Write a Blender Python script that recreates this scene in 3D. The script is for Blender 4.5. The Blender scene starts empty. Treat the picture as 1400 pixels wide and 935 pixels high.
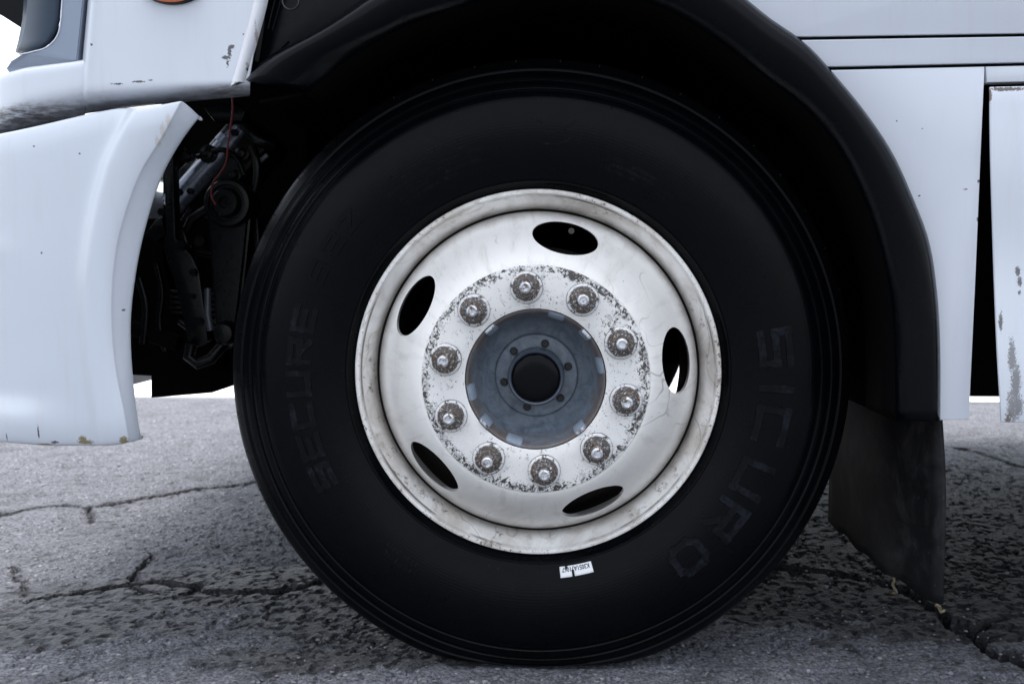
import bpy, bmesh, math, random
import numpy as np
from mathutils import Vector, Matrix
random.seed(7); np.random.seed(7)
R = math.radians
scene = bpy.context.scene

# ------------------------------------------------------------------ camera
F = 1300.0                      # focal length in photograph pixels (1400 wide)
FOOT = (762.0, 380.0)           # where the line square to the truck's side meets the picture
CAM = Vector((0.030, -1.552, 0.6466))
ZC = 0.4896                     # hub height
_n = math.sqrt(F*F + (FOOT[0]-700)**2 + (467.5-FOOT[1])**2)
yaw = math.asin((FOOT[0]-700)/_n)
pit = math.asin((467.5-FOOT[1])/_n/math.cos(yaw))
Fw = Vector((-math.sin(yaw)*math.cos(pit), math.cos(yaw)*math.cos(pit), -math.sin(pit)))
Rt = Vector((math.cos(yaw), math.sin(yaw), 0))
Up = Rt.cross(Fw)
cd = bpy.data.cameras.new('camera'); cam = bpy.data.objects.new('camera', cd)
scene.collection.objects.link(cam)
cam.matrix_world = Matrix(((Rt.x, Up.x, -Fw.x, CAM.x), (Rt.y, Up.y, -Fw.y, CAM.y), (Rt.z, Up.z, -Fw.z, CAM.z), (0, 0, 0, 1)))
cd.sensor_width = 36; cd.lens = F*36/1400; cd.clip_start = 0.05; cd.clip_end = 3000
cd.dof.use_dof = True; cd.dof.focus_distance = 1.50; cd.dof.aperture_fstop = 6.3
scene.camera = cam
scene.render.resolution_x = 1024; scene.render.resolution_y = 683

# ------------------------------------------------------------------ sky, sun, exposure
SUN_EL, SUN_ROT = 84.0, -25.0
w = bpy.data.worlds.new('World'); scene.world = w; w.use_nodes = True
nt = w.node_tree
bg = nt.nodes['Background']
sky = nt.nodes.new('ShaderNodeTexSky'); sky.sky_type = 'NISHITA'; sky.sun_disc = False
sky.sun_elevation = R(SUN_EL); sky.sun_rotation = R(SUN_ROT); sky.dust_density = 4; sky.air_density = 1.0; sky.ozone_density = 1.0
hs = nt.nodes.new('ShaderNodeHueSaturation'); hs.inputs['Saturation'].default_value = 0.45
nt.links.new(sky.outputs[0], hs.inputs['Color']); nt.links.new(hs.outputs[0], bg.inputs['Color'])
bg.inputs['Strength'].default_value = 0.15
sl = bpy.data.lights.new('sun', 'SUN'); sl.energy = 0.5; sl.angle = R(28); sl.color = (1.0, 0.985, 0.97)
so = bpy.data.objects.new('sun', sl); scene.collection.objects.link(so)
sd = Vector((math.sin(R(SUN_ROT))*math.cos(R(SUN_EL)), math.cos(R(SUN_ROT))*math.cos(R(SUN_EL)), math.sin(R(SUN_EL))))
so.rotation_euler = (-sd).to_track_quat('-Z', 'Y').to_euler()
so.location = sd*8
scene.view_settings.view_transform = 'Standard'; scene.view_settings.look = 'None'
scene.view_settings.gamma = 1; scene.view_settings.use_curve_mapping = False
scene.view_settings.exposure = 1.6
scene.render.engine = 'CYCLES'

# ------------------------------------------------------------------ helpers
def P(u, v, y):
    """photograph pixel -> point on the upright plane at depth y"""
    d = Rt*((u-700)/F) + Up*(-(v-467.5)/F) + Fw
    return CAM + d*((y-CAM.y)/d.y)
def G(u, v, z=0.0):
    """photograph pixel -> point on the ground"""
    d = Rt*((u-700)/F) + Up*(-(v-467.5)/F) + Fw
    return CAM + d*((z-CAM.z)/d.z)

def tag(o, label=None, cat=None, group=None, kind=None):
    for k, v in (('label', label), ('category', cat), ('group', group), ('kind', kind)):
        if v: o[k] = v
    return o
def empty(name, loc=(0, 0, 0), parent=None):
    o = bpy.data.objects.new(name, None); scene.collection.objects.link(o); o.location = loc; o.parent = parent
    o.empty_display_size = 0.1
    return o
def link(name, me, m=None, parent=None, smooth=True, sharp=35):
    if m is not None:
        for mm in (m if isinstance(m, (list, tuple)) else [m]): me.materials.append(mm)
    if smooth:
        me.polygons.foreach_set('use_smooth', [True]*len(me.polygons))
        me.set_sharp_from_angle(angle=R(sharp))
    o = bpy.data.objects.new(name, me); scene.collection.objects.link(o); o.parent = parent
    return o
def from_bm(name, bm, m=None, parent=None, smooth=True, sharp=35, recalc=True):
    if recalc: bmesh.ops.recalc_face_normals(bm, faces=bm.faces)
    me = bpy.data.meshes.new(name); bm.to_mesh(me); bm.free()
    return link(name, me, m, parent, smooth, sharp)
def apply_mods(o):
    dg = bpy.context.evaluated_depsgraph_get()
    me = bpy.data.meshes.new_from_object(o.evaluated_get(dg))
    old = o.data; o.modifiers.clear(); o.data = me
    return o

def box(bm, c, s, rot=None):
    r = bmesh.ops.create_cube(bm, size=1)
    M = Matrix.Translation(c) @ (rot.to_4x4() if rot else Matrix.Identity(4)) @ Matrix.Diagonal((*s, 1))
    bmesh.ops.transform(bm, matrix=M, verts=r['verts'])
    return r['verts']
def bevel_all(bm, w, seg=2):
    bmesh.ops.bevel(bm, geom=list(bm.edges), offset=w, segments=seg, affect='EDGES', profile=0.5)
def tube(bm, pts, r, n=10, caps=True):
    pts = [Vector(p) for p in pts]; rs = r if isinstance(r, (list, tuple)) else [r]*len(pts)
    rings = []; prev = None
    for i, p in enumerate(pts):
        t = (pts[min(i+1, len(pts)-1)] - pts[max(i-1, 0)]).normalized()
        if prev is None:
            a = t.cross(Vector((0, 0, 1)))
            if a.length < 0.1: a = t.cross(Vector((1, 0, 0)))
            a.normalize()
        else:
            a = (prev - t*prev.dot(t)).normalized()
        prev = a; b = t.cross(a)
        rings.append([bm.verts.new(p + (a*math.cos(2*math.pi*k/n) + b*math.sin(2*math.pi*k/n))*rs[i]) for k in range(n)])
    for i in range(len(rings)-1):
        for k in range(n):
            bm.faces.new((rings[i][k], rings[i][(k+1) % n], rings[i+1][(k+1) % n], rings[i+1][k]))
    if caps:
        bm.faces.new(rings[0]); bm.faces.new(rings[-1])
def lathe(bm, prof, n=160, closed=False, cap=False):
    """prof: (radius, y). axis is local y, the front is -y"""
    rings = []
    for r, y in prof:
        rings.append([bm.verts.new((r*math.cos(2*math.pi*k/n), y, r*math.sin(2*math.pi*k/n))) for k in range(n)])
    m = len(rings)
    for i in range(m if closed else m-1):
        A, B = rings[i], rings[(i+1) % m]
        for k in range(n): bm.faces.new((A[k], A[(k+1) % n], B[(k+1) % n], B[k]))
    if cap:
        if cap in ('first', 'both'): bm.faces.new(rings[0])
        if cap in ('last', 'both'): bm.faces.new(rings[-1])
def smooth_curve(pts, per=6):
    out = []
    n = len(pts)
    for i in range(n-1):
        p0, p1, p2, p3 = pts[max(i-1, 0)], pts[i], pts[i+1], pts[min(i+2, n-1)]
        for k in range(per):
            t = k/per
            out.append(tuple(0.5*((2*b) + (-a+c)*t + (2*a-5*b+4*c-d)*t*t + (-a+3*b-3*c+d)*t**3) for a, b, c, d in zip(p0, p1, p2, p3)))
    out.append(tuple(pts[-1])); return out
def resample(pts, n):
    L = [0]
    for a, b in zip(pts, pts[1:]): L.append(L[-1] + math.dist(a, b))
    out = []
    for k in range(n):
        s = L[-1]*k/(n-1); i = 0
        while i < len(L)-2 and L[i+1] < s: i += 1
        t = (s-L[i])/max(1e-9, L[i+1]-L[i])
        out.append(tuple(a+(b-a)*t for a, b in zip(pts[i], pts[i+1])))
    return out
def grid(bm, rows):
    V = [[bm.verts.new(p) for p in r] for r in rows]
    for i in range(len(V)-1):
        for j in range(len(V[0])-1):
            bm.faces.new((V[i][j], V[i][j+1], V[i+1][j+1], V[i+1][j]))
    return V
def panel(name, px, y, thick, m, parent, bev=0.002):
    """a flat sheet: outline given in pixels on the plane y, thickness going inwards"""
    bm = bmesh.new()
    f = bm.faces.new([bm.verts.new(P(u, v, y)) for u, v in px])
    r = bmesh.ops.extrude_face_region(bm, geom=[f])
    vs = [e for e in r['geom'] if isinstance(e, bmesh.types.BMVert)]
    bmesh.ops.translate(bm, vec=(0, thick, 0), verts=vs)
    bmesh.ops.recalc_face_normals(bm, faces=bm.faces)
    if bev:
        ed = [e for e in bm.edges if all(abs(v.co.y-y) < 1e-5 for v in e.verts)]
        bmesh.ops.bevel(bm, geom=ed, offset=bev, segments=2, affect='EDGES', profile=0.5)
    return from_bm(name, bm, m, parent, sharp=25)

# ------------------------------------------------------------------ materials
class NT:
    def __init__(s, name):
        s.m = bpy.data.materials.new(name); s.m.use_nodes = True; s.t = s.m.node_tree
        s.b = s.t.nodes['Principled BSDF']; s.co = s.n('ShaderNodeTexCoord').outputs['Object']
    def n(s, typ, **k):
        o = s.t.nodes.new(typ)
        for a, b in k.items(): setattr(o, a, b)
        return o
    def l(s, a, b): s.t.links.new(a, b)
    def noise(s, scale, detail=4, rough=0.55, dist=0.0, vec=None, out='Fac'):
        o = s.n('ShaderNodeTexNoise'); o.inputs['Scale'].default_value = scale; o.inputs['Detail'].default_value = detail
        o.inputs['Roughness'].default_value = rough; o.inputs['Distortion'].default_value = dist
        s.l(vec or s.co, o.inputs['Vector']); return o.outputs[out]
    def voro(s, scale, feature='F1', out='Distance', rnd=1.0, vec=None):
        o = s.n('ShaderNodeTexVoronoi', feature=feature); o.inputs['Scale'].default_value = scale
        o.inputs['Randomness'].default_value = rnd; s.l(vec or s.co, o.inputs['Vector']); return o.outputs[out]
    def math(s, op, a, b=None, c=None):
        o = s.n('ShaderNodeMath', operation=op)
        for i, x in enumerate((a, b, c)):
            if x is None: continue
            if isinstance(x, (int, float)): o.inputs[i].default_value = x
            else: s.l(x, o.inputs[i])
        return o.outputs[0]
    def step(s, x, a, b):            # 0 below a, 1 above b (or reversed when a > b)
        o = s.n('ShaderNodeMapRange', interpolation_type='SMOOTHSTEP')
        s.l(x, o.inputs[0])
        if a <= b: vals = (a, b, 0, 1)
        else: vals = (b, a, 1, 0)
        for i, v in enumerate(vals): o.inputs[i+1].default_value = v
        return o.outputs[0]
    def mix(s, f, a, b):
        o = s.n('ShaderNodeMix', data_type='RGBA')
        if isinstance(f, (int, float)): o.inputs[0].default_value = f
        else: s.l(f, o.inputs[0])
        for i, x in ((6, a), (7, b)):
            if isinstance(x, (tuple, list)): o.inputs[i].default_value = (*x, 1)
            else: s.l(x, o.inputs[i])
        return o.outputs[2]
    def fmix(s, f, a, b):            # float mix of two numbers
        return s.math('MULTIPLY_ADD', f, b-a, a)
    def xyz(s):
        o = s.n('ShaderNodeSeparateXYZ'); s.l(s.co, o.inputs[0]); return o.outputs
    def radius(s):
        x, y, z = s.xyz(); return s.math('SQRT', s.math('ADD', s.math('MULTIPLY', x, x), s.math('MULTIPLY', z, z)))
    def bump(s, h, strength=0.2, dist=0.002):
        o = s.n('ShaderNodeBump'); o.inputs['Strength'].default_value = strength; o.inputs['Distance'].default_value = dist
        s.l(h, o.inputs['Height']); s.l(o.outputs[0], s.b.inputs['Normal'])
    def spot(s, c, r, nz):           # an uneven patch of its own round a point; r = (rx, ry, rz)
        a = s.n('ShaderNodeVectorMath', operation='SUBTRACT'); s.l(s.co, a.inputs[0]); a.inputs[1].default_value = c
        d = s.n('ShaderNodeVectorMath', operation='DIVIDE'); s.l(a.outputs[0], d.inputs[0]); d.inputs[1].default_value = r
        e = s.n('ShaderNodeVectorMath', operation='LENGTH'); s.l(d.outputs[0], e.inputs[0])
        return s.step(s.math('ADD', e.outputs['Value'], nz), 1.25, 1.05)
    def col(s, x):
        if isinstance(x, (tuple, list)): s.b.inputs['Base Color'].default_value = (*x, 1)
        else: s.l(x, s.b.inputs['Base Color'])
    def set(s, rough=0.5, metal=0.0, spec=0.5, coat=0.0):
        for k, x in (('Roughness', rough), ('Metallic', metal), ('Specular IOR Level', spec), ('Coat Weight', coat)):
            if isinstance(x, (int, float)): s.b.inputs[k].default_value = x
            else: s.l(x, s.b.inputs[k])

def plain(name, c, rough=0.5, metal=0.0, spec=0.5, var=0.25, scale=30, bump=0.1):
    n = NT(name); f = n.noise(scale, 5, 0.6)
    n.col(n.mix(f, tuple(x*(1-var) for x in c), tuple(x*(1+var) for x in c)))
    n.set(n.fmix(n.noise(scale*2.3, 3), max(0.05, rough-0.12), min(1, rough+0.12)), metal, spec)
    if bump: n.bump(n.noise(scale*6, 4, 0.65), bump, 0.001)
    return n.m

def white_paint(name, spots=(), scuff=None, base=(0.59, 0.63, 0.685), dirt=0.5):
    n = NT(name)
    big = n.noise(3.0, 4, 0.55, 0.4)
    c = n.mix(n.step(big, 0.35, 0.75), base, tuple(x*0.95 for x in base))
    # fine vertical dust streaks and tiny chips
    mp = n.n('ShaderNodeMapping'); mp.inputs['Scale'].default_value = (60, 60, 5); n.l(n.co, mp.inputs[0])
    st = n.noise(1.0, 5, 0.7, 0, mp.outputs[0])
    c = n.mix(n.math('MULTIPLY', n.step(st, 0.5, 0.8), 0.22*dirt), c, (0.36, 0.34, 0.31))
    v = n.n('ShaderNodeTexVoronoi'); v.inputs['Scale'].default_value = 22; n.l(n.co, v.inputs['Vector'])
    sc = n.n('ShaderNodeSeparateColor'); n.l(v.outputs['Color'], sc.inputs[0])
    rr = n.math('MULTIPLY', n.math('POWER', sc.outputs[0], 12.0), 0.04)
    chip = n.step(n.math('SUBTRACT', n.math('ADD', v.outputs['Distance'], n.math('MULTIPLY', n.noise(300, 2), 0.02)), rr), 0.012, 0.004)
    c = n.mix(n.math('MULTIPLY', chip, 0.85), c, (0.05, 0.048, 0.05))
    nz = n.math('ADD', n.math('MULTIPLY', n.math('SUBTRACT', n.noise(95, 5, 0.7), 0.5), 1.6), n.math('MULTIPLY', n.math('SUBTRACT', n.noise(480, 3, 0.7), 0.5), 3.2))
    rough = 0.30
    for p, r, colr in spots:
        c = n.mix(n.spot(p, r, nz), c, colr)
    if scuff:
        c, m = scuff(n, c)
    n.col(c); n.set(0.30, 0, 0.5, 0.5)
    n.b.inputs['Coat Roughness'].default_value = 0.12
    n.bump(n.noise(9, 2, 0.5), 0.08, 0.004)
    return n.m

# ------------------------------------------------------------------ the ground
def vnoise(x, y, scale, seed):
    """smooth value noise on arrays"""
    rs = np.random.RandomState(seed); T = rs.rand(257, 257)
    fx, fy = x*scale, y*scale
    ix, iy = np.floor(fx).astype(int), np.floor(fy).astype(int)
    tx, ty = fx-ix, fy-iy; tx = tx*tx*(3-2*tx); ty = ty*ty*(3-2*ty)
    ix %= 256; iy %= 256
    a = T[ix, iy]*(1-tx)+T[ix+1, iy]*tx; b = T[ix, iy+1]*(1-tx)+T[ix+1, iy+1]*tx
    return a*(1-ty)+b*ty

CRACKS = [  # traced on the photograph, width in metres, depth in metres
    ([(-60, 712), (0, 706), (40, 697), (75, 692), (120, 695), (160, 688), (205, 680), (265, 668), (340, 660), (420, 650)], 0.017, 0.020),
    ([(-40, 700), (0, 703), (40, 697)], 0.008, 0.010),
    ([(120, 695), (125, 715)], 0.006, 0.006),
    ([(30, 824), (70, 815), (130, 806), (172, 800), (230, 797), (262, 803), (290, 811), (350, 812), (400, 809), (435, 797), (470, 790)], 0.017, 0.022),
    ([(170, 800), (190, 780), (208, 757)], 0.008, 0.010),
    ([(172, 800), (215, 812), (290, 811)], 0.006, 0.008),
    ([(16, 775), (28, 795), (34, 812)], 0.006, 0.006),
    ([(60, 945), (140, 915), (240, 888), (310, 868), (318, 858)], 0.006, 0.006),
    ([(1050, 772), (1100, 779), (1150, 786), (1200, 795), (1230, 806), (1262, 822), (1290, 842), (1318, 862), (1335, 872), (1356, 890), (1400, 908), (1450, 930)], 0.020, 0.026),
    ([(1330, 866), (1362, 846), (1400, 838), (1460, 822)], 0.008, 0.010),
    ([(1310, 612), (1345, 622), (1400, 640)], 0.018, 0.012),
]
def build_ground():
    xs = np.arange(-2.3, 2.4, 0.0043)
    ys = [-0.5]
    while ys[-1] < 3.3: ys.append(ys[-1] + (0.010 if ys[-1] < -0.12 else 0.0034 + 0.0040*max(0, ys[-1]-0.25)))
    ys = np.array(ys)
    X, Y = np.meshgrid(xs, ys)
    Z = (vnoise(X, Y, 3.1, 1)-0.5)*0.008 + (vnoise(X, Y, 11, 2)-0.5)*0.004
    agg = 0.45*vnoise(X, Y, 75, 3) + 0.35*vnoise(X, Y, 140, 4) + 0.2*vnoise(X, Y, 37, 5)
    Z += (np.abs(agg-0.5)*-2+0.5)*0.0065 + (agg-0.5)*0.0090
    wob = (vnoise(X, Y, 40, 6)-0.5)*0.016 + (vnoise(X, Y, 120, 7)-0.5)*0.008
    wv = 0.45 + 1.1*vnoise(X, Y, 9, 8)
    crack = np.zeros_like(Z)
    for pts, wid, dep in CRACKS:
        q = [G(u, v) for u, v in pts]
        q = smooth_curve([(p.x, p.y) for p in q], 4)
        q = [(a+random.uniform(-.006, .006), b+random.uniform(-.006, .006)) for a, b in q]
        D = np.full_like(Z, 9.0)
        for (ax, ay), (bx, by) in zip(q, q[1:]):
            dx, dy = bx-ax, by-ay; L = dx*dx+dy*dy+1e-12
            sel = (X > min(ax, bx)-.08) & (X < max(ax, bx)+.08) & (Y > min(ay, by)-.08) & (Y < max(ay, by)+.08)
            t = np.clip(((X[sel]-ax)*dx+(Y[sel]-ay)*dy)/L, 0, 1)
            D[sel] = np.minimum(D[sel], np.hypot(X[sel]-ax-t*dx, Y[sel]-ay-t*dy))
        d = np.abs(D + wob)
        hw = wid*0.68*wv
        k = np.clip(1.35-d/hw, 0, 1); k = k*k*(3-2*k)
        Z -= k*dep*1.9
        crack = np.maximum(crack, np.clip(1.2-D/(wid*2.0+.008), 0, 1)*0.45 + k*0.55)
    # the sheet comes back to zero at its border, and sits level under the tyre
    e = np.minimum.reduce([X-xs[0], xs[-1]-X, Y-ys[0], ys[-1]-Y]); Z *= np.clip(e/0.05, 0, 1)
    pad = np.clip(1-np.maximum(np.abs(X)/0.16, np.abs(Y-0.13)/0.17), 0, 0.25)*4
    Z = Z*(1-pad*0.7) - 0.0012*pad
    Z -= 0.0022
    Z *= np.clip(e/0.05, 0, 1)
    ny, nx = X.shape
    co = np.stack([X, Y, Z], -1).reshape(-1, 3)
    i = np.arange(ny*nx).reshape(ny, nx)
    q = np.stack([i[:-1, :-1], i[:-1, 1:], i[1:, 1:], i[1:, :-1]], -1).reshape(-1, 4)
    # outer sheets to the horizon
    B = 700.0; x0, x1, y0, y1 = xs[0], xs[-1], ys[0], ys[-1]
    ev = np.array([(-B, -B, 0), (B, -B, 0), (B, B, 0), (-B, B, 0), (x0, y0, 0), (x1, y0, 0), (x1, y1, 0), (x0, y1, 0)], float)
    nb = len(co); co = np.vstack([co, ev])
    q = np.vstack([q, nb+np.array([(0, 1, 5, 4), (1, 2, 6, 5), (2, 3, 7, 6), (3, 0, 4, 7)])])
    me = bpy.data.meshes.new('ground')
    me.vertices.add(len(co)); me.vertices.foreach_set('co', co.ravel())
    me.loops.add(len(q)*4); me.loops.foreach_set('vertex_index', q.ravel().astype(np.int32))
    me.polygons.add(len(q)); me.polygons.foreach_set('loop_start', np.arange(0, len(q)*4, 4, dtype=np.int32))
    me.update(calc_edges=True); me.validate()
    at = me.attributes.new('soil', 'FLOAT', 'POINT')
    at.data.foreach_set('value', np.concatenate([crack.ravel(), np.zeros(8)]).astype(np.float32))
    n = NT('asphalt')
    fine = n.step(n.noise(170, 4, 0.78), .3, .7); mid = n.noise(70, 4, 0.6); big = n.noise(1.7, 5, 0.6, 0.5); pat = n.noise(5.5, 4, 0.6, 0.8)
    c = n.mix(fine, (0.024, 0.025, 0.031), (0.285, 0.295, 0.330))
    vo = n.n('ShaderNodeTexVoronoi'); vo.inputs['Scale'].default_value = 105; n.l(n.co, vo.inputs['Vector'])
    vs_ = n.n('ShaderNodeSeparateColor'); n.l(vo.outputs['Color'], vs_.inputs[0])
    stone = n.math('MULTIPLY', n.step(vo.outputs['Distance'], .52, .36), n.step(vs_.outputs[1], .45, .60))
    c = n.mix(n.math('MULTIPLY', stone, .8), c, n.mix(n.math('POWER', vs_.outputs[0], 2.2), (0.030, 0.031, 0.037), (0.50, 0.505, 0.53)))
    c = n.mix(n.math('MULTIPLY', n.step(mid, 0.42, 0.30), .5), c, (0.016, 0.016, 0.020))
    c = n.mix(n.math('MULTIPLY', n.step(pat, 0.48, 0.70), 0.5), c, (0.040, 0.041, 0.048))
    c = n.mix(n.math('MULTIPLY', n.step(big, 0.5, 0.72), 0.35), c, (0.15, 0.157, 0.175))
    a = n.n('ShaderNodeAttribute', attribute_name='soil')
    c = n.mix(n.math('MULTIPLY', a.outputs['Fac'], n.fmix(n.step(n.noise(60, 4, .7), .35, .6), 0.45, 1.0)), c, (0.009, 0.0085, 0.0085))
    # damp stains at left; right-hand spots paint in the shade under the truck
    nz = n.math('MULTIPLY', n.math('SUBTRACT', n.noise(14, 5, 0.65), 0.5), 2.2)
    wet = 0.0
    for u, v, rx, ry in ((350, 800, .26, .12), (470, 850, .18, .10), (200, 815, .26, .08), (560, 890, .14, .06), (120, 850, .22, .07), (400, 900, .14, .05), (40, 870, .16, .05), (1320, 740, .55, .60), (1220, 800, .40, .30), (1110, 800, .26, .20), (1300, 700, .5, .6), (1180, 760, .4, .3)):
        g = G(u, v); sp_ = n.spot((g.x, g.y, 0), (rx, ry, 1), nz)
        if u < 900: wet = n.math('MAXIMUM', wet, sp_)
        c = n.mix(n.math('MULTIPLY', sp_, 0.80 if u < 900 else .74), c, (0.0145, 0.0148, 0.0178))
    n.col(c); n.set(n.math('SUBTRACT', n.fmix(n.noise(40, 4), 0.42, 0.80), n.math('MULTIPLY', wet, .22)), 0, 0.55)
    n.bump(n.math('SUBTRACT', n.math('ADD', n.noise(420, 4, 0.75), n.math('MULTIPLY', n.noise(120, 3, 0.7), 1.6)), n.math('MULTIPLY', vo.outputs['Distance'], 1.2)), 1.0, 0.0040)
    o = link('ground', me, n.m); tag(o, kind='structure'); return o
build_ground()

def build_apron():
    n = NT('pale_concrete'); c = n.mix(n.noise(0.8, 5, 0.6), (0.66, 0.65, 0.62), (0.82, 0.81, 0.78))
    n.col(n.mix(n.step(n.noise(30, 4), 0.6, 0.8), c, (0.58, 0.57, 0.55))); n.set(0.8, 0, 0.4); n.bump(n.noise(80, 4), 0.3, 0.003)
    bm = bmesh.new()
    g = -0.0; y0 = G(250, 546).y
    # cast slabs with open joints
    rnd = random.Random(3)
    for i in range(-10, 11):
        for j in range(0, 12):
            w_, d_ = 4.0, 4.0
            x, y = i*w_ + 1.2, y0 + j*d_
            vs = box(bm, (x, y+d_/2, 0.0), (w_-0.016, d_-0.016, 0.024 + rnd.uniform(0, .004)))
    return tag(from_bm('concrete_apron', bm, n.m, smooth=False), kind='structure')
build_apron()

# ------------------------------------------------------------------ the truck
truck = empty('parked_truck'); tag(truck, 'white heavy truck with scuffed bumper and black wheel arch parked on cracked asphalt', 'truck')
YB = -0.12                      # the plane of the body side
YM = 1.12                       # the middle of the truck
M_black = plain('black_plastic', (0.0010, 0.0015, 0.0028), 0.25, 0, 0.13, 0.3, 18, 0.08)
M_dark = plain('dark_underbody', (0.0022, 0.0022, 0.0024), 0.8, 0, 0.05, 0.4, 30, 0.2)
M_chassis = plain('greasy_black_steel', (0.0018, 0.0021, 0.0028), 0.30, 0, 0.20, 0.6, 40, 0.35)
M_flap = NT('dusty_rubber')
_c = M_flap.mix(M_flap.step(M_flap.noise(9, 6, 0.7, 0.6), 0.42, 0.72), (0.006, 0.006, 0.007), (0.034, 0.033, 0.0345))
_c = M_flap.mix(M_flap.step(M_flap.noise(150, 3, 0.7), 0.64, 0.75), _c, (0.06, 0.057, 0.055))
M_flap.col(_c); M_flap.set(0.55, 0, 0.2); M_flap.bump(M_flap.noise(60, 5, 0.7), 0.3, 0.002); M_flap = M_flap.m

# ---- wheel
def tyre_profile():
    f = [(.276, .045), (.284, .028), (.2885, .016), (.297, .011), (.3015, .004), (.306, -.002), (.3105, -.006), (.3120, -.0095), (.3135, -.0098), (.3150, -.0078),
         (.322, -.0105), (.336, -.0165), (.352, -.0215), (.368, -.025), (.385, -.027), (.402, -.0275), (.418, -.0262), (.432, -.0235), (.444, -.0195),
         (.4462, -.0165), (.4490, -.0155), (.4510, -.0172), (.4600, -.0140), (.4620, -.0105), (.4652, -.0095), (.4675, -.0112), (.4765, -.0070), (.4785, -.0035), (.4815, -.0025),
         (.4840, -.0035), (.4925, .0040), (.4985, .0100), (.5030, .0180), (.5050, .0290), (.5055, .0450)]
    t = []
    for g in (.055, .105, .155, .205):
        t += [(.506, g), (.4935, g+.0025), (.4935, g+.0105), (.506, g+.013)]
    back = [(r, .273-y) for r, y in reversed(f)]
    return [(r+max(0, r-.315)*.046, y) for r, y in f + t + back]
TP = tyre_profile()
def side_y(r):
    for (r0, y0), (r1, y1) in zip(TP, TP[1:]):
        if r0 <= r <= r1 and y1 < .1: return y0+(y1-y0)*(r-r0)/(r1-r0+1e-9)
    return 0
def squash(x, y, z):
    """the loaded tyre: flat on the ground, bulging a little above the contact"""
    low = -ZC + 0.0005
    if z < low+0.10:
        k = max(0, (low+0.10-z)/0.10); y += -0.012*k*k*(1 if y < .1365 else -1)*min(1, abs(y-.1365)/.12)
    q_ = .010; d_ = (z-low)/q_
    if d_ < 6: z = low + q_*math.log1p(math.exp(max(-40, d_)))
    z = max(z, low)
    return x, y, z

def rubber():
    n = NT('tyre_rubber'); r = n.radius()
    f = n.noise(14, 5, 0.65, 0.5)
    c = n.mix(f, (0.0006, 0.0008, 0.0013), (0.0014, 0.0018, 0.0028))
    c = n.mix(n.math('MULTIPLY', n.step(n.noise(320, 2, 0.6), 0.70, 0.76), 0.6), c, (0.010, 0.0105, 0.012))
    c = n.mix(n.math('MULTIPLY', n.step(r, .484, .505), n.fmix(n.noise(60, 5, .7), 0.0, 0.8)), c, (0.004, 0.0042, 0.0048))
    n.col(c); n.set(n.fmix(n.noise(22, 5, 0.7, 1.0), 0.17, 0.42), 0, 0.095)
    # concentric mould rings
    w_ = n.math('SINE', n.math('MULTIPLY', r, 1250.0))
    n.bump(n.math('ADD', n.math('MULTIPLY', w_, 0.15), n.noise(160, 4, 0.6)), 0.16, 0.0012)
    return n.m
M_rubber = rubber()
M_letter = NT('raised_rubber')
_f = M_letter.math('ADD', M_letter.math('MULTIPLY', M_letter.noise(130, 4, 0.75), .5), M_letter.math('MULTIPLY', M_letter.noise(22, 3, 0.6), .5))
M_letter.col(M_letter.mix(M_letter.step(_f, 0.48, 0.62), (0.0016, 0.0020, 0.0030), (0.0085, 0.0105, 0.0150)))
M_letter.set(0.42, 0, 0.10); M_letter.bump(M_letter.noise(300, 4, .7), 0.4, .001); M_letter = M_letter.m

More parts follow.
